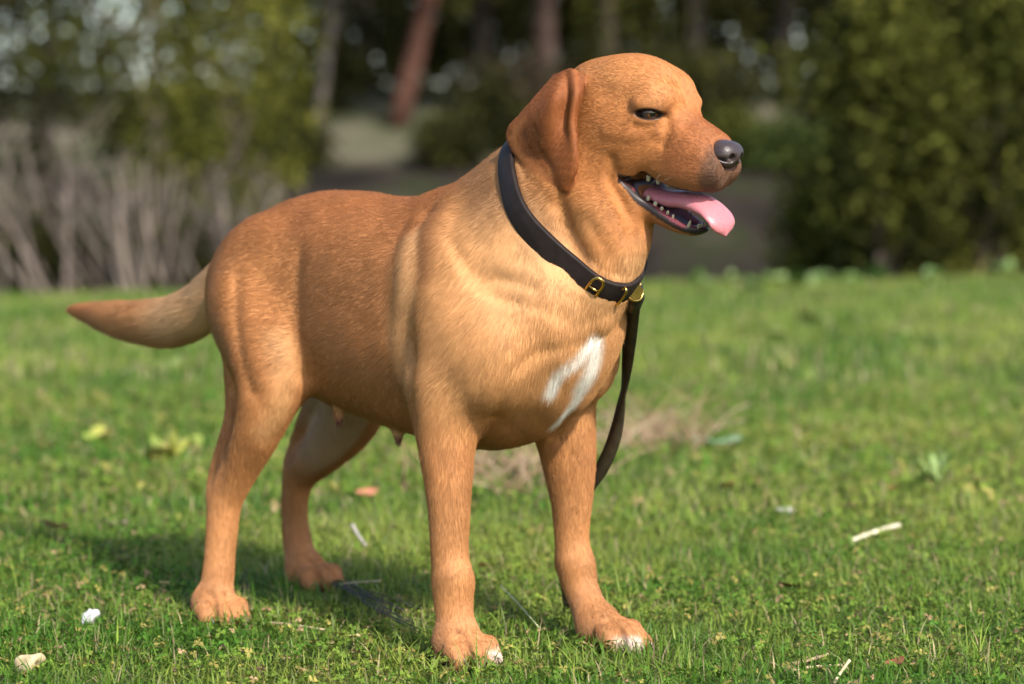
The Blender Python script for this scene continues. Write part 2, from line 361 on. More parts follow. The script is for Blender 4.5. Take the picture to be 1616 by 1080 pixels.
for y0, y1, n, ex, h, w, ln_, dry, seg in ((2.45, 4.3, 82000, .55, .034, .0026, .95, .09, 3), (4.3, 7.2, 66000, .8, .036, .0044, .7, .14, 2), (7.2, 13.5, 84000, 1.6, .045, .0080, .6, .15, 2)):
    x, y = scatter(rg, y0, y1, n, ex)
    parts.append(blades(rg, x, y, h * (1 + .35 * snoise(x, y, 47, 6)), w, ln_, grass_cols(rg, x, y, dry), seg))
# longer tufts, and long thin culms in the foreground
tx, ty = scatter(rg, 2.5, 5.2, 260, .5); x = np.repeat(tx, 14) + rg.normal(size=260 * 14) * .010; y = np.repeat(ty, 14) + rg.normal(size=260 * 14) * .010
ok = np.hypot(x - .1, y - 3.3) > -1
parts.append(blades(rg, x, y, (.055), .0026, .65, grass_cols(rg, x, y, .10), 3))
grass_obj('grass', parts, 'short sunlit green lawn grass under and around the dog', grass_m)
def clovers(rg, x, y, sz, hgt):
    n = len(x); z = gz(x, y) + hgt * rg.uniform(.3, 1.2, n); a0 = rg.uniform(0, 6.28, n); sz = sz * rg.uniform(.6, 1.3, n)
    tilt = rg.normal(size=(n, 2)) * .40; V = []
    for k in range(3):
        a = a0 + k * 2.094; d = np.stack([np.cos(a), np.sin(a), tilt[:, 0] * np.cos(a) + tilt[:, 1] * np.sin(a) - .12], 1)
        u = np.stack([-np.sin(a), np.cos(a), -tilt[:, 0] * np.sin(a) + tilt[:, 1] * np.cos(a)], 1); c = np.stack([x, y, z], 1); s = sz[:, None]
        V.append(np.stack([c, c + d * s * .55 + u * s * .42 + (0, 0, .0015), c + d * s * .95 + u * s * .28, c + d * s * .86, c + d * s * .95 - u * s * .28, c + d * s * .55 - u * s * .42 + (0, 0, .0015)], 1))
    V = np.stack(V, 1).reshape(-1, 3); o = np.arange(3 * n)[:, None] * 6
    Q = np.concatenate([o + np.array([[0, 1, 2, 3]]), o + np.array([[0, 3, 4, 5]])])
    t = np.clip(patch_tone(x, y) + .3 * rg.normal(size=n), 0, 1)[:, None]
    c = np.array([.062, .155, .018]) * (1 - t) + np.array([.170, .235, .034]) * t
    m = rg.random(n) < .16; c[m] = np.array([.30, .26, .07]) * rg.uniform(.7, 1.2, (m.sum(), 1)); m = rg.random(n) < .05; c[m] = (.36, .24, .13)
    return V, Q, np.zeros((0, 3), int), np.repeat(c * (1 + .2 * rg.normal(size=(n, 1))).clip(.4, 1.7), 18, 0), 18
parts = []
for y0, y1, n, ex, s, h in ((2.45, 4.3, 26000, .55, .0058, .019), (4.3, 7.0, 22000, .8, .009, .02)):
    x, y = scatter(rg, y0, y1, n, ex); ok = patch_tone(x * 1.7 + 3, y * 1.7) > .22; x, y = x[ok], y[ok]
    parts.append(clovers(rg, x, y, s, h))
grass_obj('clover', parts, 'low clover leaves growing through the lawn', clover_m)
print('grass', round(time.time() - T0, 1))
# ------------------------------------------------------------------ the dog: one continuous skin from a distance field
YAW = math.radians(45.7)
DF = np.array([math.cos(YAW), -math.sin(YAW), 0]); DL = np.array([math.sin(YAW), math.cos(YAW), 0])
DO = np.array([-0.16, 3.34, 0.0]); DM = np.stack([DF, DL, [0, 0, 1]], 1)        # dog frame: x forward, y left, z up
def rot(yaw, pitch, roll):
    y, p, r = np.radians([yaw, pitch, roll])
    Rz = np.array([[np.cos(y), -np.sin(y), 0], [np.sin(y), np.cos(y), 0], [0, 0, 1]])
    Ry = np.array([[np.cos(p), 0, np.sin(p)], [0, 1, 0], [-np.sin(p), 0, np.cos(p)]])
    Rx = np.array([[1, 0, 0], [0, np.cos(r), -np.sin(r)], [0, np.sin(r), np.cos(r)]])
    return Rz @ Ry @ Rx
HR = rot(7, 17, 5); HE = np.array([0.466, 0.034, 0.675])                       # head frame: origin between the eyes
def H2D(p): return np.asarray(p, float) @ HR.T + HE
def D2H(p): return (np.asarray(p, float) - HE) @ HR
def D2W(p): return np.asarray(p, float) @ DM.T + DO

def axis_pts(lo, hi, flo, fhi, hc, hf):
    out = [lo]
    while out[-1] < hi:
        x = out[-1]
        d = max(flo - x, x - fhi, 0.0)
        out.append(x + min(hc, hf + d * 0.18))
    return np.array(out)
HCO, HFI = 0.0039, 0.0019
GX = axis_pts(-0.80, 0.64, 0.29, 0.60, HCO, HFI)
GY = axis_pts(-0.22, 0.22, -0.055, 0.125, HCO, HFI)
GZ = axis_pts(-0.012, 0.79, 0.525, 0.75, HCO, HFI)
BIG = 1.0
FLD = np.full((len(GX), len(GY), len(GZ)), BIG, np.float32)
def window(lo, hi):
    s = []
    for g, a, b in zip((GX, GY, GZ), lo, hi):
        i = max(0, np.searchsorted(g, a) - 1); j = min(len(g), np.searchsorted(g, b) + 1)
        s.append(slice(i, max(j, i + 1)))
    return tuple(s)
def grid(s):
    return np.stack(np.broadcast_arrays(GX[s[0]][:, None, None], GY[s[1]][None, :, None], GZ[s[2]][None, None, :]), -1).astype(np.float32)
def smin(a, b, k):
    h = np.maximum(k - np.abs(a - b), 0) / k
    return np.minimum(a, b) - h * h * k * 0.25
def smax(a, b, k): return -smin(-a, -b, k)
def apply(fn, lo, hi, k, mode='add', m=None):
    m = m if m is not None else 1.35 * k + 0.012
    s = window(np.asarray(lo) - m, np.asarray(hi) + m)
    P = grid(s); d = fn(P)
    d = d.astype(np.float32)
    FLD[s] = smin(FLD[s], d, k) if mode == 'add' else smax(FLD[s], -d, k)
def cone(a, b, ra, rb, k=0.02, mode='add', head=False):
    a, b = np.asarray(a, float), np.asarray(b, float)
    if head: a, b = H2D(a), H2D(b)
    a, b = a.astype(np.float32), b.astype(np.float32)
    ab = b - a; L2 = ab @ ab
    def f(P):
        t = np.clip(((P - a) @ ab) / L2, 0, 1)
        return np.linalg.norm(P - a - t[..., None] * ab, axis=-1) - (ra + (rb - ra) * t)
    r = max(ra, rb)
    apply(f, np.minimum(a, b) - r, np.maximum(a, b) + r, k, mode)
def chain(pts, k=0.02, head=False, sub=4):
    """one smooth tapering limb through the given (x, y, z, radius) joints"""
    C = catmull(np.asarray(pts, float), sub)
    if head: C[:, :3] = H2D(C[:, :3])
    def f(P):
        d = np.full(P.shape[:-1], 9.0, np.float32)
        for a, b in zip(C[:-1], C[1:]):
            ab = (b[:3] - a[:3]).astype(np.float32); t = np.clip(((P - a[:3].astype(np.float32)) @ ab) / (ab @ ab + 1e-12), 0, 1)
            q = P - a[:3].astype(np.float32) - t[..., None] * ab
            d = np.minimum(d, np.sqrt(np.einsum('...i,...i', q, q)) - (a[3] + (b[3] - a[3]) * t))
        return d
    r = C[:, 3].max()
    apply(f, C[:, :3].min(0) - r, C[:, :3].max(0) + r, k)
def ell(c, r, k=0.03, R=None, mode='add', head=False):
    c = np.asarray(c, float); r = np.asarray(r, float); R = np.eye(3) if R is None else R
    if head: c = H2D(c); R = HR @ R
    e = np.abs(R) @ r
    c32 = c.astype(np.float32); A = (R / r[None]).astype(np.float32); B = (R / (r * r)[None]).astype(np.float32)
    def f(P):
        P = P - c32; q = P @ A; n = np.sqrt(np.einsum('...i,...i', q, q)); q = P @ B; g = np.sqrt(np.einsum('...i,...i', q, q))
        return n * (n - 1) / np.maximum(g, 1e-6)
    apply(f, c - e, c + e, k, mode)
def loft(st, k=0.03, n=2.3, head=False, mode='add', tip=0.010):
    """stations: x, top, bottom, half-width; both ends are rounded off"""
    st = np.asarray(st, float)
    def cap(p, sgn): m = (p[1] + p[2]) / 2; return [p[0] + sgn * tip, m + .003, m - .003, .003]
    st = np.vstack([cap(st[0], -1), st, cap(st[-1], 1)])
    xs = st[:, 0]; xf = np.linspace(xs[0], xs[-1], 240)
    def ci(y):
        m = np.gradient(y, xs); i = np.clip(np.searchsorted(xs, xf) - 1, 0, len(xs) - 2)
        h = xs[i + 1] - xs[i]; t = (xf - xs[i]) / h
        return (2*t**3-3*t**2+1)*y[i] + (t**3-2*t**2+t)*h*m[i] + (-2*t**3+3*t**2)*y[i+1] + (t**3-t**2)*h*m[i+1]
    T, B, Wd = ci(st[:, 1]), ci(st[:, 2]), np.maximum(ci(st[:, 3]), 0.003)
    HE32, HR32 = HE.astype(np.float32), HR.astype(np.float32)
    def f(P):
        if head:
            P = (P - HE32) @ HR32; x = P[..., 0]
        else: x = P[:, :1, :1, 0]
        xc = np.clip(x, xs[0], xs[-1])
        t, b, w = (np.interp(xc, xf, v).astype(np.float32) for v in (T, B, Wd))
        hh = np.maximum((t - b) / 2, 0.003); cz = (t + b) / 2
        q = (np.abs(P[..., 1] / w) ** np.float32(n) + np.abs((P[..., 2] - cz) / hh) ** np.float32(n)) ** np.float32(1 / n)
        d = (q - 1) * np.minimum(w, hh)
        ex = np.abs(x - xc)
        return np.where(ex > 0, np.sqrt(np.maximum(d, 0) ** 2 + ex ** 2), d)
    lo = np.array([xs[0], -Wd.max(), B.min()]); hi = np.array([xs[-1], Wd.max(), T.max()])
    if head:
        c = np.array([[a, b, d] for a in (lo[0], hi[0]) for b in (lo[1], hi[1]) for d in (lo[2], hi[2])]); c = H2D(c)
        lo, hi = c.min(0), c.max(0)
    apply(f, lo, hi, k, mode)
def blur(lo, hi, passes):
    s = window(lo, hi); A = FLD[s].copy()
    for _ in range(passes):
        for ax in range(3):
            B = np.pad(A, [(1, 1) if a == ax else (0, 0) for a in range(3)], mode='edge')
            i0, i1, i2 = ([slice(None)] * 3 for _ in range(3)); i0[ax] = slice(0, -2); i1[ax] = slice(1, -1); i2[ax] = slice(2, None)
            A = B[tuple(i0)] * .25 + B[tuple(i1)] * .5 + B[tuple(i2)] * .25
    P = grid(s); w = 1.0
    for d in range(3):
        w = w * smooth(P[..., d], lo[d], lo[d] + .03) * (1 - smooth(P[..., d], hi[d] - .03, hi[d]))
    FLD[s] = FLD[s] * (1 - w) + A * w
def sample(P):
    """trilinear field value at points P (n,3)"""
    idx = []; fr = []
    for d, g in enumerate((GX, GY, GZ)):
        i = np.clip(np.searchsorted(g, P[:, d]) - 1, 0, len(g) - 2); idx.append(i); fr.append(np.clip((P[:, d] - g[i]) / (g[i + 1] - g[i]), 0, 1))
    (i, j, k), (u, v, w) = idx, fr
    r = 0
    for a in (0, 1):
        for b in (0, 1):
            for c in (0, 1):
                r = r + FLD[i + a, j + b, k + c] * (u if a else 1 - u) * (v if b else 1 - v) * (w if c else 1 - w)
    return r
def hit(px, py):
    """where the line of sight through a photo pixel meets the skin (dog frame)"""
    r = DM.T @ ray(px, py); r /= np.linalg.norm(r); c = DM.T @ (CAM - DO)
    t = np.arange(2.3, 4.2, 0.003); P = c + t[:, None] * r
    ins = (P[:, 0] > GX[0]) & (P[:, 0] < GX[-1]) & (P[:, 1] > GY[0]) & (P[:, 1] < GY[-1]) & (P[:, 2] > GZ[0]) & (P[:, 2] < GZ[-1])
    v = np.where(ins, sample(P), 1.0)
    w = np.where(v < 0)[0]
    return None if len(w) == 0 else P[w[0]]
def groove(pixels, width, depth, pts=None):
    """skin fold along a line: positive depth sinks, negative raises"""
    if pts is None: pts = [hit(*p) for p in pixels]; pts = [p for p in pts if p is not None]
    if len(pts) < 2: return
    C = catmull(pts, 8)
    s = window(C.min(0) - 3 * width, C.max(0) + 3 * width); P = grid(s)
    dm = np.full(P.shape[:-1], 9.0, np.float32)
    for a, b in zip(C[:-1], C[1:]):
        ab = b - a; t = np.clip(((P - a) @ ab) / (ab @ ab + 1e-12), 0, 1)
        dm = np.minimum(dm, np.linalg.norm(P - a - t[..., None] * ab, axis=-1))
    FLD[s] += depth * np.exp(-(dm / width) ** 2)

GROOVES = [
    ([(958, 150), (985, 166)], .0160, .0030), ([(958, 208), (1000, 214), (1038, 207)], .0080, -.0020),            # temple, cheek bone
    ([(1002, 197), (1020, 201), (1040, 197)], .0050, .0016), ([(1052, 186), (1054, 206), (1046, 228)], .0060, .0028),
    ([(1008, 160), (1034, 150), (1056, 158)], .0090, -.0034), ([(1034, 140), (1050, 132), (1070, 142)], .0060, .0022),  # brow
    ([(1040, 270), (1080, 281), (1128, 272)], .0110, -.0026), ([(966, 252), (962, 285), (980, 316)], .0070, .0032),
    ([(1085, 200), (1105, 215), (1112, 232)], .0090, .0014), ([(1068, 112), (1080, 138)], .0060, .0012),
    ([(928, 330), (955, 385), (985, 432)], .0200, -.0060), ([(885, 318), (898, 365), (922, 408)], .0090, .0050),  # loose throat
    ([(845, 205), (850, 235), (872, 266)], .0050, .0008), ([(828, 215), (840, 245)], .0040, .0006),
    ([(672, 335), (655, 420), (645, 520), (646, 600), (650, 655)], 0.0149, 0.00360),          # behind the shoulder
    ([(652, 350), (634, 430), (624, 520), (630, 600)], 0.0115, -0.00168),                     # slack skin beside it
    ([(590, 360), (575, 450), (582, 560)], 0.020, 0.0010),
    ([(712, 380), (730, 415), (765, 440), (805, 442), (840, 455)], 0.0092, 0.00192),           # neck folds
    ([(740, 445), (790, 470), (835, 480), (870, 492), (890, 505)], 0.0092, 0.00151),
    ([(715, 340), (700, 385), (690, 440)], 0.0184, 0.00210), ([(745, 395), (800, 420), (850, 440)], 0.0103, -0.00072),
    ([(975, 520), (920, 545), (870, 553), (830, 570), (800, 610), (778, 660)], 0.0103, 0.00288),  # breast against upper arm
    ([(955, 500), (910, 512), (880, 500)], 0.0092, 0.00084),
    ([(945, 560), (920, 590), (905, 640), (880, 690)], 0.0115, 0.0021),
    ([(372, 440), (372, 500), (380, 560), (395, 615)], 0.0115, 0.0036),                       # back of the thigh
    ([(472, 400), (466, 480), (468, 560), (474, 590)], 0.0161, 0.0036),                       # flank
    ([(410, 630), (425, 660), (432, 690)], 0.0115, 0.0015), ([(362, 660), (356, 720), (345, 780)], 0.0069, 0.0013),
    ([(880, 330), (895, 380), (915, 420)], 0.0092, 0.00450), ([(930, 350), (960, 400), (975, 430)], 0.0092, 0.0021),   # throat
    ([(985, 330), (1000, 370), (1000, 430)], 0.0080, 0.0018), ([(975, 270), (968, 300), (985, 335)], 0.0069, 0.0021),
    ([(1050, 190), (1047, 210), (1035, 225)], 0.0069, 0.0013), ([(1000, 205), (1025, 212), (1045, 205)], 0.0057, 0.0008),
    ([(1040, 150), (1052, 142), (1066, 150)], 0.0080, 0.0010), ([(1035, 262), (1080, 282), (1120, 280)], 0.0069, 0.0007),
    ([(860, 180), (857, 220), (872, 258)], 0.0095, 0.00000), ([(838, 205), (842, 235), (862, 258)], 0.0080, 0.00000),
    ([(888, 150), (884, 200), (890, 260)], 0.0069, -0.00000), ([(1118, 215), (1112, 240), (1122, 262)], 0.0046, 0.0006),
    ([(705, 905), (738, 905)], 0.0115, -0.0012), ([(890, 890), (925, 890)], 0.0115, -0.0010),
    ([(700, 720), (705, 800), (712, 870)], 0.0080, 0.0010), ([(905, 720), (902, 800), (905, 870)], 0.0080, 0.0011)]
# --- trunk
loft([(-0.292, .490, .430, .030), (-0.280, .508, .400, .055), (-0.255, .530, .350, .078), (-0.215, .551, .322, .092), (-0.155, .569, .308, .099),
      (-0.08, .574, .286, .111), (0.01, .566, .270, .120), (0.09, .552, .260, .123), (0.17, .550, .252, .117), (0.24, .548, .258, .102),
      (0.30, .525, .285, .086), (0.345, .495, .325, .066), (0.372, .460, .375, .038)], k=0.03, n=2.15)
ell((0.14, 0, .535), (.10, .045, .032), .04)                                    # withers
# --- neck
chain([(0.20, 0, .450, .100), (0.265, .004, .505, .092), (0.325, .012, .570, .076), (0.365, .020, .630, .058)], k=0.05)
ell((0.385, .018, .565), (.036, .036, .080), .04, R=rot(10, -18, 0))            # throat
ell((0.318, .0, .440), (.060, .075, .070), .05)                                 # breast
chain([(.13, 0, .535, .030), (.18, .002, .553, .040), (.23, .006, .583, .045), (.29, .012, .622, .045)], k=0.05)     # crest
chain([(.395, .024, .585, .026), (.388, .018, .530, .032), (.368, .012, .475, .042)], k=0.04)                      # dewlap
# --- front quarters
for s, ex in ((-1, 0.012), (1, -0.018)):
    ell((0.205 + ex * .5, s * .088, .430), (.058, .040, .120), .035, R=rot(0, -22, s * 8))   # shoulder blade
    ell((0.262 + ex * .5, s * .090, .375), (.066, .040, .066), .035, R=rot(0, 20, 0))        # upper arm
    ell((0.195 + ex, s * .098, .330), (.050, .034, .060), .03)                                # triceps, elbow
# right fore leg, left fore leg
chain([(.212, -.098, .330, .043), (.222, -.104, .255, .0345), (.230, -.108, .190, .0275), (.234, -.110, .125, .0245), (.238, -.111, .098, .0255),
       (.244, -.112, .060, .0235), (.250, -.112, .034, .0250)], k=0.022)
chain([(.218, .090, .330, .046), (.232, .094, .255, .0385), (.238, .096, .190, .0290), (.240, .096, .125, .0225), (.244, .096, .098, .0235),
       (.266, .094, .058, .0220), (.288, .092, .034, .0240)], k=0.022)
ell((.248, -.110, .103), (.016, .022, .022), .014); ell((.256, .095, .101), (.015, .021, .022), .014)      # wrists
ell((.214, -.108, .100), (.010, .011, .012), .010); ell((.220, .098, .098), (.010, .011, .012), .010)    # carpal pads
# --- hind quarters
ell((-.185, -.074, .430), (.092, .046, .100), .04, R=rot(0, 20, 0))
ell((-.130, -.098, .365), (.062, .038, .068), .035, R=rot(0, 35, 0))
chain([(-.175, -.085, .420, .062), (-.112, -.108, .345, .050), (-.118, -.120, .275, .037), (-.158, -.126, .205, .0255), (-.182, -.132, .160, .0225),
       (-.183, -.138, .110, .0215), (-.180, -.146, .060, .0215), (-.182, -.150, .034, .0235)], k=0.028)
chain([(-.202, -.131, .165, .011), (-.214, -.126, .184, .0105), (-.185, -.116, .270, .014), (-.190, -.100, .330, .020)], k=0.018)
ell((-.215, .074, .420), (.095, .046, .100), .04, R=rot(0, 20, 0))
chain([(-.205, .085, .410, .060), (-.178, .104, .325, .050), (-.205, .111, .262, .044), (-.270, .115, .205, .0335), (-.326, .118, .165, .0250),
       (-.340, .118, .120, .0205), (-.336, .119, .065, .0210), (-.322, .120, .034, .0240)], k=0.028)
chain([(-.346, .117, .175, .011), (-.350, .117, .187, .009), (-.312, .112, .238, .013), (-.262, .108, .285, .026), (-.235, .095, .330, .035)], k=0.018)
# --- tail
TAIL = [(-.262, .0, .505, .036), (-.330, .0, .452, .037), (-.400, .0, .408, .0385), (-.470, .0, .384, .0375), (-.545, .0, .379, .0335), (-.610, .0, .381, .0275),
        (-.670, .0, .386, .0190), (-.715, .0, .390, .0100), (-.738, .0, .391, .004)]
chain(TAIL, k=0.024)
blur((-.80, -.25, .07), (.60, .25, .80), 5)
# --- paws: four toes each
def paw(x, y, ang, ln=1.0, w=1.0):
    R = rot(ang, 0, 0)
    def g(p): return np.array([x, y, 0]) + R @ np.asarray(p)
    a = g((-.012, 0, .024)); b = g((.020, 0, .020))
    cone(a, b, .024 * w, .023 * w, .02)
    for yy, xx, r in ((-.0265, .024, .0118), (-.0092, .041, .0128), (.0092, .041, .0128), (.0265, .024, .0118)):
        cone(g((xx * .40, yy * .80 * w, .028)), g((xx * ln * .72, yy * w, .024)), r * .80, r * 1.0, .0045); cone(g((xx * ln * .72, yy * w, .024)), g((xx * ln * 1.04, yy * w * 1.04, .0125)), r * 1.0, r * .95, .0045)
PAWS = ((.254, -.112, 0, 1.08, 1.05), (.305, .091, 8, 1.15, 1.05), (-.181, -.151, -6, 1.0, .98), (-.308, .121, 6, 1.0, 1.0))
paw(.254, -.112, 0, 1.08, 1.05); paw(.305, .091, 8, 1.15, 1.05); paw(-.181, -.151, -6, 1.0, .98); paw(-.308, .121, 6, 1.0, 1.0)
# --- teats
for x, y, z, r in ((.055, -.035, .258, .0062), (.185, -.035, .246, .0065), (-.03, .03, .27, .007), (-.045, -.05, .277, .007)):
    cone((x, y, z + .01), (x + .002, y, z - .002), r, r * .75, .01)

# --- head: skull, brow, muzzle, cheeks
ell((-.068, 0, -.016), (.078, .058, .056), .025, head=True)
ell((-.042, 0, .009), (.050, .045, .037), .025, head=True)
ell((-.115, 0, -.040), (.045, .044, .048), .03, head=True)
for s in (-1, 1):
    ell((-.016, s * .024, .015), (.022, .018, .018), .018, head=True)           # brow
    ell((-.045, s * .038, -.048), (.048, .022, .042), .025, head=True)           # cheek
    ell((.045, s * .020, -.050), (.052, .0165, .032), .02, head=True)           # upper lip cushion
loft([(-.075, -.005, -.060, .022), (-.05, .008, -.075, .036), (-.03, .016, -.086, .042), (.0, .013, -.088, .0395), (.03, -.001, -.089, .0355), (.06, -.011, -.087, .0315), (.074, -.018, -.078, .0265), (.081, -.028, -.064, .019)],
     k=0.018, n=2.5, head=True)
ell((.076, 0, -.060), (.018, .021, .021), .012, head=True)                            # front of the lip
# --- lower jaw
loft([(-.065, -.062, -.124, .040), (-.03, -.083, -.130, .035), (.0, -.092, -.136, .0310), (.03, -.104, -.140, .0270), (.055, -.111, -.140, .0225), (.074, -.114, -.135, .015)],
     k=0.014, n=2.4, head=True)
ell((-.080, 0, -.090), (.050, .038, .042), .035, head=True)                      # throat latch
# --- mouth cavity
loft([(-.018, -.0885, -.096, .050), (.0, -.0850, -.107, .050), (.03, -.0855, -.117, .050), (.06, -.0835, -.1235, .050), (.085, -.082, -.124, .050), (.13, -.080, -.124, .05)],
     k=0.006, n=3.0, head=True, mode='cut')
loft([(-.020, -.060, -.100, .022), (.03, -.054, -.120, .022), (.050, -.056, -.127, .0190), (.064, -.066, -.127, .013)], k=0.006, n=2.6, head=True, mode='cut')
ell((.090, 0, -.031), (.022, .0185, .0150), .005, head=True, mode='cut')                 # seat of the nose
# --- eyes: socket and lids sit on the skin where the eye lies
EYES = {}
for s in (-1, 1):
    n = np.array([.50, s * .84, .12]); n /= np.linalg.norm(n)
    c0 = np.array([-.004 + (.004 if s > 0 else 0), s * .0385, -.006])
    t = np.linspace(.03, -.03, 240); Q = H2D(c0 + t[:, None] * n); v = sample(Q)
    S = c0 + n * t[np.argmax(v < 0)]
    e1 = np.cross([0, 0, 1.0], n); e1 /= np.linalg.norm(e1); e1 *= s; e1 = e1 * .985 - np.array([0, 0, .17])   # towards the nose, dropping
    e1 -= n * (e1 @ n); e1 /= np.linalg.norm(e1); up = np.cross(e1, n) * (1 if np.cross(e1, n)[2] > 0 else -1)
    Rm = np.stack([e1, n, up], 1); Rm = Rm if np.linalg.det(Rm) > 0 else np.stack([e1, n, -up], 1)
    EYES[s] = (S, n, e1, up)
    ell(S + up * .0100 - n * .0025, (.0195, .0078, .0062), .014, R=Rm, head=True)
    ell(S - up * .0085 - n * .0040, (.0165, .0060, .0050), .014, R=Rm, head=True)
    ell(S + e1 * .0030 + n * .0010 - up * .0003, (.0118, .0100, .0056), .004, R=Rm, head=True, mode='cut')
    ell(S - e1 * .0085 + n * .0010 - up * .0012, (.0100, .0080, .0026), .003, R=Rm, head=True, mode='cut')
print('field', round(time.time() - T0, 1))

# --- ears: pendant flaps folded over at the top, built as thick bent sheets
EARB = []
def ear(s):
    rows = [
        [(-0.1030, -0.0500, 0.0110), (-0.1110, -0.0560, 0.0160), (-0.1220, -0.0540, 0.0130), (-0.1320, -0.0540, 0.0060), (-0.1440, -0.0480, -0.0000)],
        [(-0.0870, -0.0660, -0.0060), (-0.0880, -0.0760, -0.0020), (-0.1030, -0.0700, -0.0070), (-0.1140, -0.0820, -0.0110), (-0.1540, -0.0620, -0.0270)],
        [(-0.0820, -0.0740, -0.0350), (-0.0830, -0.0810, -0.0330), (-0.0970, -0.0730, -0.0380), (-0.1150, -0.0880, -0.0400), (-0.1690, -0.0660, -0.0530)],
        [(-0.0720, -0.0795, -0.0560), (-0.0730, -0.0835, -0.0580), (-0.0890, -0.0815, -0.0630), (-0.1180, -0.0840, -0.0700), (-0.1840, -0.0670, -0.0780)],
        [(-0.0650, -0.0815, -0.0740), (-0.0680, -0.0845, -0.0760), (-0.0860, -0.0850, -0.0820), (-0.1170, -0.0800, -0.0900), (-0.1670, -0.0720, -0.0970)],
        [(-0.0630, -0.0820, -0.0920), (-0.0670, -0.0845, -0.0950), (-0.0810, -0.0850, -0.0990), (-0.1030, -0.0810, -0.1020), (-0.1320, -0.0760, -0.1060)],
        [(-0.0710, -0.0810, -0.1140), (-0.0730, -0.0830, -0.1150), (-0.0760, -0.0830, -0.1140), (-0.0830, -0.0820, -0.1110), (-0.0910, -0.0810, -0.1090)]]
    rows = np.array(rows, float); rows[..., 1] *= s * -1
    g = np.stack([catmull(r, 4) for r in rows]); g = np.stack([catmull(g[:, j], 4) for j in range(g.shape[1])], 1)
    W = H2D(g.reshape(-1, 3)).reshape(g.shape)
    W = np.stack([catmull(r, 4) for r in W]); W = np.stack([catmull(W[:, j], 2) for j in range(W.shape[1])], 1)
    B = W.reshape(-1, 3).astype(np.float32); EARB.append(B)
    win = window(B.min(0) - .02, B.max(0) + .02); D = np.full(FLD[win].shape, 1.0, np.float32); o = [w.start for w in win]
    for b in B:
        s_ = window(b - .013, b + .013); r = tuple(slice(max(w.start - q, 0), w.stop - q) for w, q in zip(s_, o))
        d = np.sqrt((GX[s_[0]][:, None, None] - b[0]) ** 2 + (GY[s_[1]][None, :, None] - b[1]) ** 2 + (GZ[s_[2]][None, None, :] - b[2]) ** 2) - .0030
        D[r] = np.minimum(D[r], d)
    FLD[win] = smin(FLD[win], D, 0.006)
for s in (-1, 1): ear(s)
print('ears', round(time.time() - T0, 1))
# --- folds of skin and edges of muscle
for px_, py_, an_, ln_, w_ in PAWS:
    for yy, x1 in ((-.0180, .036), (0.0, .052), (.0180, .036)):
        Rp = rot(an_, 0, 0); groove(None, .0042, .0052, [np.array([px_, py_, 0]) + Rp @ np.array(q) for q in ((x1 * .30, yy * w_ * .75, .043), (x1 * .72 * ln_, yy * w_, .036), (x1 * ln_, yy * w_ * 1.05, .020), (x1 * ln_ * 1.05, yy * w_ * 1.05, .008))])
for px, w, d in GROOVES: groove(px, w, d)
# --- gentle unevenness of muscle and skin
def lumps(P, seed, sc_):
    r = np.random.default_rng(seed); v = 0
    for _ in range(7):
        k = r.normal(size=3) * sc_; v = v + np.sin(P @ k + r.uniform(0, 6.28))
    return v / 7
s_ = window((-.8, -.22, .08), (.40, .22, .62)); P = grid(s_)
FLD[s_] += ((0.0022 * lumps(P, 3, 28) + 0.0009 * lumps(P, 5, 75)) * smooth(P[..., 2], .08, .14) * (1 - smooth(P[..., 2], .56, .61)) * (1 - smooth(P[..., 0], .32, .39))).astype(np.float32)

# --- surface nets on the stretched grid
def surface_nets(FLD, GX, GY, GZ):
    S = FLD < 0
    nx, ny, nz = FLD.shape
    c = np.zeros((nx - 1, ny - 1, nz - 1), np.int8)
    for a in (0, 1):
        for b in (0, 1):
            for d in (0, 1): c += S[a:nx - 1 + a, b:ny - 1 + b, d:nz - 1 + d]
    act = (c > 0) & (c < 8)
    I, J, K = np.where(act); idx = np.full(act.shape, -1, np.int32); idx[I, J, K] = np.arange(len(I))
    acc = np.zeros((len(I), 3)); cnt = np.zeros(len(I))
    G = (GX, GY, GZ)
    base = (I, J, K)
    for ax in range(3):
        o = [d for d in range(3) if d != ax]
        for u in (0, 1):
            for v in (0, 1):
                a = list(base); a[o[0]] = a[o[0]] + u; a[o[1]] = a[o[1]] + v
                b = list(a); b[ax] = b[ax] + 1
                fa, fb = FLD[tuple(a)], FLD[tuple(b)]
                m = (fa < 0) != (fb < 0)
                t = np.where(m, fa / np.where(m, fa - fb, 1), 0)
                p = np.stack([G[d][a[d]] for d in range(3)], 1).astype(float)
                p[:, ax] += t * (G[ax][b[ax]] - G[ax][a[ax]])
                acc += p * m[:, None]; cnt += m
    V = acc / cnt[:, None]
    quads = []
    for ax in range(3):
        sl0 = [slice(1, -1)] * 3; sl0[ax] = slice(0, -1); sl1 = list(sl0); sl1[ax] = slice(1, None)
        A, B = S[tuple(sl0)], S[tuple(sl1)]
        E = np.where(A != B); flip = A[E]
        p = [e + (0 if d == ax else 1) for d, e in enumerate(E)]
        o = [d for d in range(3) if d != ax]
        def vi(u, v):
            q = list(p); q[o[0]] = q[o[0]] - u; q[o[1]] = q[o[1]] - v; return idx[tuple(q)]
        q = np.stack([vi(1, 1), vi(0, 1), vi(0, 0), vi(1, 0)], 1)
        if ax == 1: flip = ~flip
        q = np.where(flip[:, None], q, q[:, ::-1]); quads.append(q)
    return V, np.vstack(quads)
DV, DQ = surface_nets(FLD, GX, GY, GZ)
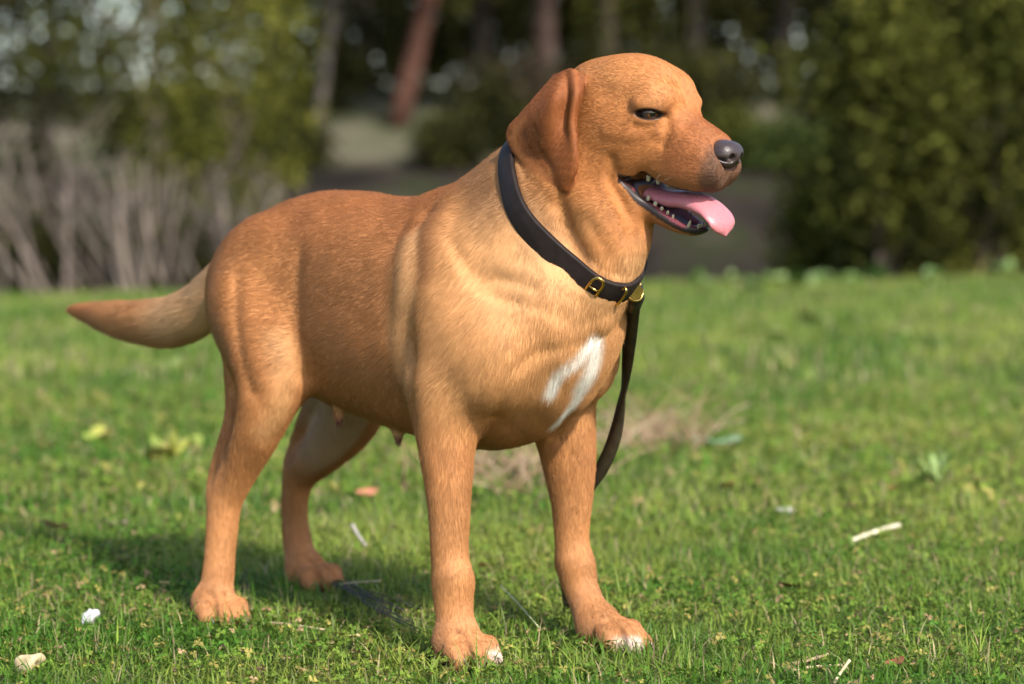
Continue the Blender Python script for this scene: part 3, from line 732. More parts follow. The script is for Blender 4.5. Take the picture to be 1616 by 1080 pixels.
# keep the main piece only and relax the grid pattern out of it
def neighbours(Q, n):
    e = np.vstack([Q[:, [0, 1]], Q[:, [1, 2]], Q[:, [2, 3]], Q[:, [3, 0]]])
    return np.vstack([e, e[:, ::-1]])
lab = np.arange(len(DV)); E_ = neighbours(DQ, len(DV))
for _ in range(400):
    new = lab.copy(); np.minimum.at(new, E_[:, 0], lab[E_[:, 1]]); new = new[new]
    if (new == lab).all(): break
    lab = new
main = np.bincount(lab).argmax(); keep = lab == main
remap = np.cumsum(keep) - 1; DQ = remap[DQ[keep[DQ[:, 0]]]]; DV = DV[keep]
E_ = neighbours(DQ, len(DV)); deg = np.bincount(E_[:, 0], minlength=len(DV))
def relax(V, lam):
    m = np.stack([np.bincount(E_[:, 0], V[E_[:, 1], d], len(V)) for d in range(3)], 1) / deg[:, None]
    return V + lam * (m - V)
for _ in range(3): DV = relax(relax(DV, .5), -.52)
def normals(V, Q):
    n = np.cross(V[Q[:, 2]] - V[Q[:, 0]], V[Q[:, 3]] - V[Q[:, 1]]); out = np.zeros_like(V)
    for j in range(4):
        for d in range(3): out[:, d] += np.bincount(Q[:, j], n[:, d], len(V))
    return out / (np.linalg.norm(out, axis=1, keepdims=True) + 1e-12)
DN = normals(DV, DQ)
print('dog verts', len(DV), round(time.time() - T0, 1))
DOGROT = Matrix(((DF[0], DL[0], 0), (DF[1], DL[1], 0), (0, 0, 1))).to_euler()
dog = empty('dog', DO, DOGROT)
tag(dog, 'fox red labrador type dog standing on the grass, mouth open, tongue out', 'dog')
body_me = mesh_np('body', DV, DQ)
body = link('body', body_me, None, dog)
# ------------------------------------------------------------------ coat colour, bare skin, fur
HV = D2H(DV); hx, hy, hz = HV.T
X, Y, Z = DV.T
LIPX = [-.03, -.018, 0, .03, .06, .085, .13]
zU = np.interp(hx, LIPX, [-.0885, -.0885, -.0870, -.0855, -.0835, -.082, -.080]); zL = np.interp(hx, LIPX, [-.096, -.096, -.107, -.117, -.1235, -.124, -.124])
inhead = (hx > -.024) & (hx < .12) & (hz > -.16) & (np.abs(hy) < .06)
inner = inhead & (hz < -.045) & (hz > -.130) & (np.abs(hy) < np.interp(hx, [-.02, .03, .06, .072, .09], [.026, .026, .0225, .0135, .0])) & (hx < .074) & (DN @ HR @ np.array([0, 0, 1.0]) > -2)
inner &= ((hz < zU + .030) & (hz > zL - .006))
cav = inhead & (hz > zL - .0005) & (hz < zU + .0005)
lipL = inhead & (hz <= zL) & (hz > zL - .0100 * smooth(hx, -.03, .01)) & (hx < .088)
lipU = inhead & (hz >= zU) & (hz < zU + .0032)
mouth = inner | cav
rim = np.zeros(len(DV)); 
for s in (-1, 1):
    S, n, e1, up = EYES[s]; q = HV - S
    a = np.sqrt((q @ e1 / .0215) ** 2 + (q @ up / .0095) ** 2 + (q @ n / .016) ** 2)
    rim = np.maximum(rim, 1 - smooth(a, .72, 1.02))
def near(B, r0, r1, V=None):
    V = DV if V is None else V
    out = np.full(len(V), 9.0); lo, hi = B.min(0) - r1, B.max(0) + r1
    m = np.where(((V > lo) & (V < hi)).all(1))[0]
    for k in range(0, len(m), 4000):
        mm = m[k:k + 4000]; out[mm] = np.sqrt(((V[mm][:, None] - B[None]) ** 2).sum(-1)).min(1)
    return 1 - smooth(out, r0, r1)
earw = np.maximum(near(EARB[0][::3], .006, .010), near(EARB[1][::3], .006, .010))
headw = smooth(hx, -.175, -.105) * smooth(hz, -.20, -.14) * (Z > .5)
headw = headw * (1 - smooth(-hz, .10, .16) * (1 - smooth(hx, -.05, .0)))
def blend(c, w, to): return c + (np.asarray(to) - c) * np.clip(w, 0, 1)[:, None]
nz1 = lumps(DV, 21, 22); nz2 = lumps(DV, 22, 60); nz3 = lumps(DV, 23, 160)
C = np.tile(np.array([.345, .150, .053]), (len(DV), 1))
C = blend(C, smooth(Z, .46, .57) * (1 - smooth(X, .12, .25)) * .75, (.300, .112, .036))              # redder along the back
C = blend(C, smooth(X, .12, .26) * smooth(Z, .24, .34) * .55, (.50, .275, .115))                      # paler neck and breast
C = blend(C, smooth(X, .20, .36) * smooth(.60 - Z, 0, .08) * smooth(Z, .40, .48) * .45, (.57, .345, .165))
C = blend(C, (1 - smooth(Z, .16, .30)) * .6, (.350, .165, .062))                                       # legs
C = blend(C, (1 - smooth(Z, .05, .10)) * .5, (.36, .165, .068))
C = blend(C, smooth(-X, .33, .42) * .5, (.46, .235, .095))                                             # tail
C = blend(C, smooth(-X, .58, .72) * .8, (.34, .13, .045))
C = blend(C, smooth(-X, .30, .36) * (1 - smooth(-X, .44, .54)) * smooth(Z, .34, .38) * .65, (.62, .41, .22))  # pale tail base, its sunlit highlight painted into the coat colour
def pale(px, w, amt, to):
    global C
    P_ = [hit(*p) for p in px]; P_ = catmull([p for p in P_ if p is not None], 10); C = blend(C, near(P_, w * .2, w * 1.9) * amt * (1 + .3 * nz2), to)
pale([(648, 380), (640, 450), (632, 530), (640, 600)], 0.020, .40, (.54, .34, .17))                   # behind the shoulder: partly paler hair, partly painted light on the skin fold
pale([(440, 540), (452, 600), (440, 650), (420, 680)], .016, .45, (.52, .31, .14))                   # front of the thigh
pale([(690, 330), (676, 380), (672, 430)], .014, .55, (.20, .085, .035))                              # dark hair over the shoulder blade
pale([(760, 262), (770, 300), (775, 330)], .030, .50, (.25, .13, .065))                               # greyish nape
pale([(815, 300), (840, 330), (865, 370)], .022, .60, (.22, .125, .065))                              # grey brown behind the ear
pale([(540, 400), (560, 470), (600, 560)], .050, .30, (.27, .115, .045))
C = blend(C, headw * .9, (.345, .130, .037))
C = blend(C, headw * smooth(hz, -.02, .030) * (1 - smooth(hx, .0, .04)) * .7, (.43, .188, .064))
C = blend(C, headw * smooth(hx, .006, .045) * smooth(hz, -.095, -.055) * .80, (.235, .080, .026))
C = blend(C, headw * smooth(hx, .05, .085) * (1 - smooth(hz, -.085, -.05)) * .5, (.24, .105, .050))
C = blend(C, headw * smooth(hx, .070, .088) * .8, (.085, .048, .032))                                # around the nose
C = blend(C, headw * np.exp(-((hx + .012) ** 2 / .030 ** 2 + (hz + .032) ** 2 / .010 ** 2)) * (np.abs(hy) > .02) * .35, (.25, .085, .028))
pale([(900, 330), (920, 370), (950, 400)], .030, .55, (.36, .140, .040))                              # deeper throat
C = blend(C, earw * .92, (.190, .058, .016))
pale([(826, 190), (812, 215), (830, 255), (868, 275)], .006, .35, (.42, .18, .06))
C = blend(C, (1 - smooth(np.abs(Y), .03, .075)) * (1 - smooth(Z, .30, .36)) * (1 - smooth(X, .05, .15)) * smooth(X, -.30, -.2) * .5, (.46, .29, .15))
C = blend(C, smooth(Y, -.02, .02) * (1 - smooth(Y, .095, .105)) * (X < -.1) * smooth(X, -.33, -.25) * smooth(Z, .12, .2) * (1 - smooth(Z, .36, .40)) * .6, (.46, .36, .25))
C *= (1 + .13 * nz1 + .11 * nz2 + .08 * nz3)[:, None]
def streak(pixels, w):
    P_ = [hit(*p) for p in pixels]; P_ = catmull([p for p in P_ if p is not None], 12)
    return near(P_, w * .15, w * 1.6)
ww = np.maximum.reduce([streak([(936, 536), (917, 563), (885, 590), (868, 622)], .0085), streak([(940, 546), (936, 575), (922, 610)], .0140), streak([(916, 622), (898, 648), (880, 670)], .0090)])
C = blend(C, ww * (1 + .25 * nz3), (.66, .63, .57))
toes = (1 - smooth(np.abs(Z - .012), .008, .016)) * (smooth(X, .275, .292) * (Y < 0) + smooth(X, .335, .350) * (Y > 0)) * (X > 0)
C = blend(C, .75 * toes * smooth(-np.abs(np.where(Y < 0, Y + .094, Y - .080)), -.024, -.010), (.68, .57, .50))
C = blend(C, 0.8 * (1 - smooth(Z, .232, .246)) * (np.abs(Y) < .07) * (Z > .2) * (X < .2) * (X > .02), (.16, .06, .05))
for x, y, z, r in ((.055, -.035, .258, .0062), (.185, -.035, .246, .0065), (-.03, .03, .27, .007), (-.045, -.05, .277, .007)):
    C = blend(C, (1 - smooth(np.linalg.norm(DV - (x, y, z - .006), axis=1), .008, .012)), (.16, .055, .05))
bare = np.zeros(len(DV))
for m, c in ((lipU | lipL, (.030, .022, .022)), (mouth, (.050, .012, .015))):
    C[m] = c; bare[m] = 1
gum = mouth & (hz < zL + .006) & (hz > zL - .004); C[gum] = (.13, .032, .040)
C[mouth & (hz > zU - .012)] = (.035, .014, .014)
C = blend(C, rim, (.030, .018, .014)); bare = np.maximum(bare, (rim > .35))
bare = np.maximum(bare, (Z < .004))
bare = np.maximum(bare, (hx > .072) * (np.hypot(hy / .021, (hz + .031) / .018) < 1))
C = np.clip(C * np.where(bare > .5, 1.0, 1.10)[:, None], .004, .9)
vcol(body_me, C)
skin, N, L, b = mat_new('coat_skin')
a = N.new('ShaderNodeAttribute'); a.attribute_name = 'col'; L.new(a.outputs['Color'], b.inputs['Base Color'])
ab = N.new('ShaderNodeAttribute'); ab.attribute_name = 'bare'
mr = N.new('ShaderNodeMapRange'); mr.inputs[3].default_value = .75; mr.inputs[4].default_value = .42
L.new(ab.outputs['Fac'], mr.inputs[0]); L.new(mr.outputs[0], b.inputs['Roughness'])
b.inputs['Specular IOR Level'].default_value = .3
body_me.materials.append(skin)
ba = body_me.attributes.new('bare', 'FLOAT', 'POINT'); ba.data.foreach_set('value', bare.astype(np.float32))

# where the collar presses the coat flat
A_, B_, C_ = hit(806, 300), hit(868, 395), hit(935, 453)
cn = np.cross(B_ - A_, C_ - A_); cn /= np.linalg.norm(cn); cn *= 1 if cn[2] > 0 else -1
axis0 = np.array([.335, .012, .560]); pc = axis0 + cn * (((A_ + B_ + C_) / 3 - axis0) @ cn + .003)
collarw = (1 - smooth(np.abs((DV - pc) @ cn), 0.014, .022)) * (np.linalg.norm(DV - pc, axis=1) < .16)
# flow of the coat
flow = np.tile(np.array([-1.0, 0, -.35]), (len(DV), 1))
def fmix(w, d):
    global flow
    flow = flow + (np.asarray(d, float) - flow) * np.clip(w, 0, 1)[:, None]
fmix(smooth(X, .05, .2) * smooth(Z, .3, .4), (-.6, 0, -.8))
fmix(smooth(X, .25, .36), (-.15, 0, -1))
fmix(smooth(X, .12, .2) * smooth(Z, .52, .58), (-.85, 0, -.45))
fmix(1 - smooth(Z, .25, .38), (-.12, 0, -1))
fmix((1 - smooth(Z, .045, .08)) * .8, (.6, 0, -.6))
fmix(smooth(-X, .27, .36) * smooth(Z, .3, .36), (-1, 0, -.25))
hd = np.tile(np.array([-1.0, 0, .0]), (len(DV), 1)); hd[:, 2] -= .55 * smooth(-hz, .0, .05) * (1 - smooth(hx, .0, .06)); hd[:, 1] += np.sign(hy) * .25
flow += (hd @ HR.T - flow) * headw[:, None]
flow += (np.array([-.35, 0, -.9]) @ HR.T - flow) * earw[:, None]
flow += (.10 * (1 - .8 * np.maximum(headw, earw)))[:, None] * np.stack([lumps(DV, 31, 45), lumps(DV, 32, 45), lumps(DV, 33, 45)], 1)
flow -= DN * (flow * DN).sum(1, keepdims=True); flow /= np.linalg.norm(flow, axis=1, keepdims=True) + 1e-9
flen = np.full(len(DV), .0105)
def lmix(w, v):
    global flen
    flen = flen + (v - flen) * np.clip(w, 0, 1)
lmix(smooth(X, .1, .25) * smooth(Z, .35, .5), .0115); lmix(1 - smooth(Z, .12, .28), .0075); lmix(1 - smooth(Z, .03, .07), .0048)
lmix(smooth(-X, .34, .40) * smooth(Z, .2, .3), .018); lmix(smooth(-X, .60, .72), .015)
lmix(headw, .0048); lmix(headw * smooth(hx, .0, .05), .0036); lmix(earw, .0048); lmix(ww, .013)
lmix(headw * np.exp(-((hx + .0) ** 2 + (np.abs(hy) - .037) ** 2 + (hz + .005) ** 2) / .022 ** 2), .0030)
lmix(collarw, .0035)
DVS = DV - DN * np.minimum(flen * .10, .0016)[:, None] * (1 - bare)[:, None]
body_me.vertices.foreach_set('co', DVS.astype(np.float32).ravel()); body_me.update()
# strands
NF = 460000
tri = np.vstack([DQ[:, [0, 1, 2]], DQ[:, [0, 2, 3]]])
ar = np.linalg.norm(np.cross(DVS[tri[:, 1]] - DVS[tri[:, 0]], DVS[tri[:, 2]] - DVS[tri[:, 0]]), axis=1)
wt = ar * (1 - bare[tri].mean(1).round()) * (.008 / flen[tri].mean(1)) ** .75
wt *= np.where((DN[tri].mean(1) @ (DM.T @ np.array([0.05, -1, 0.0]))) < -.55, .25, 1.0)                # thinner where no one looks
pick = np.searchsorted(np.cumsum(wt) / wt.sum(), rng.random(NF)); pick = np.minimum(pick, len(tri) - 1)
u, v = rng.random(NF), rng.random(NF); m = u + v > 1; u[m] = 1 - u[m]; v[m] = 1 - v[m]; w = 1 - u - v
T_ = tri[pick]
def ip(A): return A[T_[:, 0]] * (w[:, None] if A.ndim > 1 else w) + A[T_[:, 1]] * (u[:, None] if A.ndim > 1 else u) + A[T_[:, 2]] * (v[:, None] if A.ndim > 1 else v)
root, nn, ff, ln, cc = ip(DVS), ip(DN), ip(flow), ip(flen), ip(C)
ff = ff + .075 * rng.normal(size=ff.shape) * np.array([1, 1, 1]); ln = ln * rng.uniform(.65, 1.2, NF)
lift = rng.uniform(.03, .13, NF)[:, None]
tt = np.array([0, .34, .68, 1.0])
pts = root[:, None] + ln[:, None, None] * (tt[None, :, None] * ff[:, None] + (lift[:, None] * (tt * (1.25 - .75 * tt))[None, :, None]) * nn[:, None])
fc = bpy.data.hair_curves.new('fur'); fc.add_curves([4] * NF)
fc.attributes['position'].data.foreach_set('vector', pts.astype(np.float32).ravel())
ra = fc.attributes.get('radius') or fc.attributes.new('radius', 'FLOAT', 'POINT')
rr = (np.array([1.0, .9, .65, .2])[None] * (.00011 + .00005 * np.clip(ln / .014, .3, 1.3))[:, None]).astype(np.float32)
ra.data.foreach_set('value', rr.ravel())
ca = fc.attributes.new('col', 'FLOAT_COLOR', 'CURVE')
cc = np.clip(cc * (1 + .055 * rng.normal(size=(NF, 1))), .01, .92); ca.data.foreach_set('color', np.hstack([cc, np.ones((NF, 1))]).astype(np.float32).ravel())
furm, N, L, b = mat_new('fur')
a = N.new('ShaderNodeAttribute'); a.attribute_name = 'col'
FUR_MODE = 'plain'
if FUR_MODE == 'hair':
    hb = N.new('ShaderNodeBsdfHairPrincipled'); hb.parametrization = 'COLOR'; L.new(a.outputs['Color'], hb.inputs['Color'])
    hb.inputs['Roughness'].default_value = .38; hb.inputs['Radial Roughness'].default_value = .55
    L.new(hb.outputs[0], N['Material Output'].inputs['Surface'])
else:
    L.new(a.outputs['Color'], b.inputs['Base Color']); b.inputs['Roughness'].default_value = .42; b.inputs['Specular IOR Level'].default_value = .35
fc.materials.append(furm)
fur = bpy.data.objects.new('fur', fc); col.objects.link(fur); fur.parent = dog
sc.cycles_curves.shape = 'RIBBONS'
print('fur', round(time.time() - T0, 1))

# ------------------------------------------------------------------ nose, eyes, tongue, teeth
def sdf_mesh(name, fn, lo, hi, h):
    g = [np.arange(a, b + h, h) for a, b in zip(lo, hi)]
    P = np.stack(np.meshgrid(*g, indexing='ij'), -1); V, Q = surface_nets(fn(P), *g)
    return V, Q
def E_(P, c, r):
    q = (P - np.array(c)) / np.array(r); n = np.linalg.norm(q, axis=-1); return (n - 1) * min(r)
def nose_f(P):
    P = P.copy(); ay = np.abs(P[..., 1]); P[..., 1] = ay
    P[..., 0] -= .0065
    d = smin(E_(P, (.079, 0, -.031), (.0195, .0200, .0168)), E_(P, (.084, .010, -.031), (.0105, .0095, .0115)), .006)
    d = smax(d, P[..., 2] + .0140 - (P[..., 0] - .08) * .10, .006)
    d = smax(d, -E_(P, (.0955, .0090, -.0315), (.0070, .0042, .0046)), .003)
    d = smax(d, -E_(P, (.0920, .0155, -.0345), (.0080, .0050, .0020)), .003)
    d = smax(d, .0010 - ay - 2.0 * np.maximum(P[..., 2] + .036, 0), .0015)
    return d
V_, Q_ = sdf_mesh('nose', nose_f, (.055, -.026, -.052), (.116, .026, -.008), .0011)
nose_m = mat_plain('nose_leather', (.040, .027, .026), .36, .5, noise=.35, scale=500, bump=.35)
link('nose', mesh_np('nose', H2D(V_), Q_), nose_m, dog)
# eyeballs
eye_m = mat_vcol('eye', .03, .7)
for s in (-1, 1):
    S, n, e1, up = EYES[s]; c = S - n * .0098
    th, ph = np.meshgrid(np.linspace(0, np.pi, 25), np.linspace(0, 2 * np.pi, 32, endpoint=False), indexing='ij')
    gaze = n * .80 + np.array([.55, 0, .03]); gaze /= np.linalg.norm(gaze); g1 = np.cross(gaze, [0, 0, 1.0]); g1 /= np.linalg.norm(g1); g2 = np.cross(g1, gaze)
    dirs = (np.cos(th)[..., None] * gaze + np.sin(th)[..., None] * (np.cos(ph)[..., None] * g1 + np.sin(ph)[..., None] * g2)).reshape(-1, 3)
    V_ = H2D(c + dirs * .0112); i = np.arange(24)[:, None] * 32; j = np.arange(32)[None]
    Q_ = np.stack([i + j, i + 32 + j, i + 32 + (j + 1) % 32, i + (j + 1) % 32], -1).reshape(-1, 4)
    me = mesh_np('eye', V_, Q_); t = th.ravel(); cc_ = np.tile(np.array([.07, .045, .038]), (len(t), 1))
    cc_[t < .72] = (.05, .022, .009); cc_[t < .62] = (.085, .037, .014); cc_[t < .30] = (.006, .005, .005)
    vcol(me, cc_); link('eye', me, eye_m, dog)
# tongue
tp = catmull([(-.005, 0, -.107), (.025, 0, -.106), (.047, 0, -.1005), (.068, 0, -.0990), (.088, 0, -.1015), (.102, -.001, -.109), (.110, -.003, -.123)], 6)
tw = np.interp(np.linspace(0, 1, len(tp)), [0, .3, .55, .75, .88, .95, 1], [.018, .0205, .0240, .0265, .0240, .017, .005])
tn = np.gradient(tp, axis=0); tn /= np.linalg.norm(tn, axis=1, keepdims=True); nrm = np.cross(tn, [0, 1.0, 0]); nrm *= -1
nrm = np.where((nrm[:, 2:] + nrm[:, :1]) < 0, -nrm, nrm)
sec = np.linspace(0, 2 * np.pi, 24, endpoint=False)
V_ = []
for p, w_, k in zip(tp, tw, nrm):
    cy, cz = np.cos(sec), np.sin(sec)
    cup = -.0030 * (cy ** 2 - .4) * (w_ / .022) - .0016 * np.exp(-(cy / .16) ** 2) * (cz > 0)
    th_ = .0044 * (w_ / .022) ** .5 * np.interp(p[0], [.0, .03, .07, .095], [1.8, 2.5, 2.3, 1.0])
    V_.append(p + np.stack([0 * cy, cy * w_, 0 * cy], 1) + (np.sign(cz) * np.abs(cz) ** .8 * th_ + cup)[:, None] * k)
V_ = np.vstack(V_); n = len(tp); i = np.arange(n - 1)[:, None] * 24; j = np.arange(24)[None]
Q_ = np.stack([i + j, i + (j + 1) % 24, i + 24 + (j + 1) % 24, i + 24 + j], -1).reshape(-1, 4)
V_ = np.vstack([V_, tp[-1] + (.002, 0, -.002)]); kk = np.arange(24); T3 = np.stack([(n - 1) * 24 + kk, (n - 1) * 24 + (kk + 1) % 24, np.full(24, n * 24)], 1)
tong_m = mat_plain('tongue', (.47, .165, .185), .36, .45, noise=.10, scale=420, bump=.25, Subsurface_Weight=.25, Subsurface_Scale=.006)
tongue = link('tongue', mesh_np('tongue', H2D(V_), [Q_, T3]), tong_m, dog)
# teeth
tooth_m = mat_plain('tooth', (.40, .35, .24), .25, .5, noise=.12, scale=300)
def tooth(x, y, z, h, r, up=1, lean=(0, 0)):
    h *= .55 * rng.uniform(.8, 1.2); r *= .66
    ps = [np.array([x, y, z - up * .003]), np.array([x + lean[0] * .5, y, z + up * h * .55]), np.array([x + lean[0], y + lean[1], z + up * h])]
    me = tube_mesh('tooth', [H2D(p) for p in catmull(ps, 3)], np.interp(np.linspace(0, 1, 7), [0, .5, .85, 1], [r, r * .85, r * .4, r * .1]), 8)
    link('tooth', me, tooth_m, dog)
for s in (-1, 1):
    for x, h, r in ((.006, .0065, .0042), (.017, .0070, .0042), (.027, .0065, .0036), (.036, .0055, .0030), (.044, .0045, .0026)):
        tooth(x, s * float(np.interp(x, [0, .06], [.0225, .0180])), float(np.interp(x, LIPX, [-.096, -.096, -.107, -.117, -.1235, -.124, -.124])) + .0005, h, r)
    tooth(.066, s * .0165, -.1235, .0140, .0032, 1, (.003, s * .002))
    for k in range(3): tooth(.076, s * (.003 + k * .0037), -.1225, .0055, .0020)
    for x, h, r in ((.004, .008, .0046), (.018, .0085, .0046), (.032, .007, .0036), (.046, .006, .0030)):
        tooth(x, s * float(np.interp(x, [0, .06], [.0270, .0225])), float(np.interp(x, LIPX, [-.0885, -.0885, -.0870, -.0855, -.0835, -.082, -.080])) + .003, h, r, -1)
# claws
claw_m = mat_plain('claw', (.22, .16, .12), .4, .4, noise=.2, scale=300)
def claws(x, y, ang, ln=1.0, w=1.0):
    R = rot(ang, 0, 0)
    for yy, xx in ((-.0265, .024), (-.0092, .041), (.0092, .041), (.0265, .024)):
        p = [np.array([x, y, 0]) + R @ np.array([xx * ln + dx, yy * w, z]) for dx, z in ((.006, .016), (.014, .013), (.020, .005))]
        link('claw', tube_mesh('claw', catmull(p, 3), np.linspace(.0032, .0010, 7), 7), claw_m, dog)
claws(.254, -.112, 0, 1.08, 1.05); claws(.305, .091, 8, 1.15, 1.05); claws(-.181, -.151, -6, 1.0, .98); claws(-.308, .121, 6, 1.0, 1.0)
# whiskers
wh_m = mat_plain('whisker', (.55, .48, .40), .4, .3)
for s in (-1, 1):
    for x, z, l in ((.030, -.064, .018), (.048, -.068, .016)):
        y = s * .033; t = np.linspace(0, 1, 5)[:, None]
        p0 = np.array([x, y, z]); d = np.array([-.35 + rng.normal() * .15, s * .8, -.25 + rng.normal() * .25])
        link('whisker', tube_mesh('whisker', H2D(p0 + l * (t * d + t ** 2 * np.array([0, 0, -.25]))), np.linspace(.00011, .00004, 5), 4), wh_m, dog)
print('dog done', round(time.time() - T0, 1))
# ------------------------------------------------------------------ collar
def dogpx(px, py, Yv):
    r = DM.T @ ray(px, py); c = DM.T @ (CAM - DO); t = (Yv - c[1]) / r[1]; return c + r * t
u_ = np.cross(cn, [0, 1.0, 0]); u_ /= np.linalg.norm(u_); v_ = np.cross(cn, u_)
ang = np.linspace(0, 2 * np.pi, 72, endpoint=False)
def ring_r(off):
    R_ = []
    for a in ang:
        d = np.cos(a) * u_ + np.sin(a) * v_; t = np.arange(.02, .20, .0015); s_ = sample(pc + cn * off + t[:, None] * d)
        k = np.where(s_ > 0)[0]; R_.append(t[k[0]] if len(k) else .12)
    R_ = np.array(R_)
    for _ in range(5): R_ = .25 * np.roll(R_, 1) + .5 * R_ + .25 * np.roll(R_, -1)
    return R_
W_ = .0140; offs = np.array([-W_, -W_ * .9, 0, W_ * .9, W_]); Rm_ = np.stack([ring_r(o) for o in (-W_, 0, W_)]); Rs = np.stack([np.interp(offs, [-W_, 0, W_], Rm_[:, k]) for k in range(72)], 1)
Rs = np.maximum(Rs, Rs[2] - .004) * .5 + .5 * Rs[2]
dirs_ = np.cos(ang)[:, None] * u_ + np.sin(ang)[:, None] * v_
th_in, th_out = .0012, np.array([.0032, .0040, .0042, .0040, .0032])
outer = pc + cn * offs[:, None, None] + (Rs + th_out[:, None])[..., None] * dirs_[None]; inner_ = (pc + cn * offs[:, None, None] + (Rs - .002)[..., None] * dirs_[None])[::-1]
G_ = np.concatenate([outer, inner_]); nr = len(G_); i = np.arange(nr)[:, None] * 72; j = np.arange(72)[None]; i2 = ((np.arange(nr) + 1) % nr)[:, None] * 72
Q_ = np.stack([i + j, i + (j + 1) % 72, i2 + (j + 1) % 72, i2 + j], -1).reshape(-1, 4)
leather = mat_plain('leather', (.015, .0095, .0085), .68, .25, noise=.3, scale=90, bump=.25)
collar = empty('dog_collar', DO, DOGROT); tag(collar, 'dark brown leather collar with brass fittings around the dog\'s neck', 'collar')
link('strap', mesh_np('strap', G_.reshape(-1, 3), Q_), leather, collar)
brass = mat_plain('brass', (.60, .40, .12), .22, .5, noise=.2, scale=200, Metallic=1.0)
dark_metal = mat_plain('dark_metal', (.05, .045, .04), .35, .5, Metallic=.7)
def ring_at(px, py):
    """frame on the collar where a line of sight meets it"""
    r = DM.T @ ray(px, py); c = DM.T @ (CAM - DO); P_ = outer[2]; 
    q = P_ - c; t = q @ r / (r @ r); dist = np.linalg.norm(q - t[:, None] * r, axis=1) + 1e3 * ((dirs_ @ r) > .2)
    k = dist.argmin(); tan = P_[(k + 1) % 72] - P_[k - 1]; tan /= np.linalg.norm(tan); return P_[k], tan, dirs_[k]
def loop_mesh(name, c, e1, e2, w, h, r, n=28, p=3.0):
    a = np.linspace(0, 2 * np.pi, n + 1); x = np.sign(np.cos(a)) * np.abs(np.cos(a)) ** (2 / p); y = np.sign(np.sin(a)) * np.abs(np.sin(a)) ** (2 / p)
    V, q = tube(c + (x * w)[:, None] * e1 + (y * h)[:, None] * e2, r, 8); return mesh_np(name, V, q)
P0, tan, out = ring_at(937, 450)
bk_ = link('buckle', loop_mesh('buckle', P0 + out * .002, tan, cn, .0075, .0172, .0019), brass, collar)
link('prong', tube_mesh('prong', [P0 + out * .003 - tan * .0075, P0 + out * .005, P0 + out * .003 + tan * .008], .0014, 8), brass, bk_)
P1, tan1, out1 = ring_at(976, 464)
link('keeper_loop', loop_mesh('keeper_loop', P1 + out1 * .0012, out1, cn, .0045, .0145, .0017), brass, collar)
P2 = dogpx(1000, 452, .032)
link('ring', loop_mesh('ring', P2 - np.array([0, 0, .004]), np.array([.3, .95, 0]), np.array([.3, 0, -.95]), .0120, .0140, .0018, p=2.0), brass, collar)
tagm = dogpx(1004, 462, .030)
a = np.linspace(0, 2 * np.pi, 24, endpoint=False); e1, e2 = np.array([.55, .8, .1]), np.array([-.1, 0, -1.0])
disc = np.concatenate([tagm + .0015 * s * np.cross(e1, e2) + .0085 * (np.cos(a)[:, None] * e1 + np.sin(a)[:, None] * e2) for s in (1, -1)])
k = np.arange(24); me = bpy.data.meshes.new('name_tag')
me.from_pydata(disc.tolist(), [], [list(range(24)), list(range(47, 23, -1))] + [[int(q), int((q + 1) % 24), int(24 + (q + 1) % 24), int(24 + q)] for q in k]); link('name_tag', me, brass, collar)
# leash
LP = [dogpx(1003, 456, .036), dogpx(999, 488, .050), dogpx(994, 530, .085), dogpx(989, 580, .112), dogpx(982, 630, .128), dogpx(970, 690, .135), dogpx(950, 738, .138), dogpx(915, 790, .140), dogpx(890, 870, .150), np.array([.13, .20, .012]), np.array([.06, .23, .006])]
LC = catmull(LP, 8); T_l = np.gradient(LC, axis=0); T_l /= np.linalg.norm(T_l, axis=1, keepdims=True)
tw = np.interp(np.linspace(0, 1, len(LC)), [0, .2, .38, .5, .62, 1], [.5, .35, 1.25, .5, .25, .9])
e1 = np.cross(T_l, DM.T @ np.array([.1, 1.0, 0])); e1 /= np.linalg.norm(e1, axis=1, keepdims=True); e2 = np.cross(T_l, e1)
wd = np.cos(tw)[:, None] * e1 + np.sin(tw)[:, None] * e2; nd = np.cross(T_l, wd); hw_, ht_ = .0092, .0013
sec = np.stack([LC - wd * hw_ - nd * ht_, LC + wd * hw_ - nd * ht_, LC + wd * hw_ + nd * ht_, LC - wd * hw_ + nd * ht_], 1); n = len(LC)
i = np.arange(n - 1)[:, None] * 4; j = np.arange(4)[None]; Q_ = np.stack([i + j, i + (j + 1) % 4, i + 4 + (j + 1) % 4, i + 4 + j], -1).reshape(-1, 4)
leash = empty('leash', DO, DOGROT); tag(leash, 'dark leather leash hanging from the collar beside the dog\'s chest', 'leash')
link('strap', mesh_np('strap', sec.reshape(-1, 3), np.vstack([Q_, [[3, 2, 1, 0], [4 * n - 4, 4 * n - 3, 4 * n - 2, 4 * n - 1]]]), smooth=False), mat_plain('leash_leather', (.036, .028, .015), .6, .3, noise=.3, scale=80), leash)
link('clip', tube_mesh('clip', [LP[0] + (0, 0, .004), LP[0] * .6 + LP[1] * .4, LP[1]], [.009, .0125, .0085], 12), dark_metal, leash)

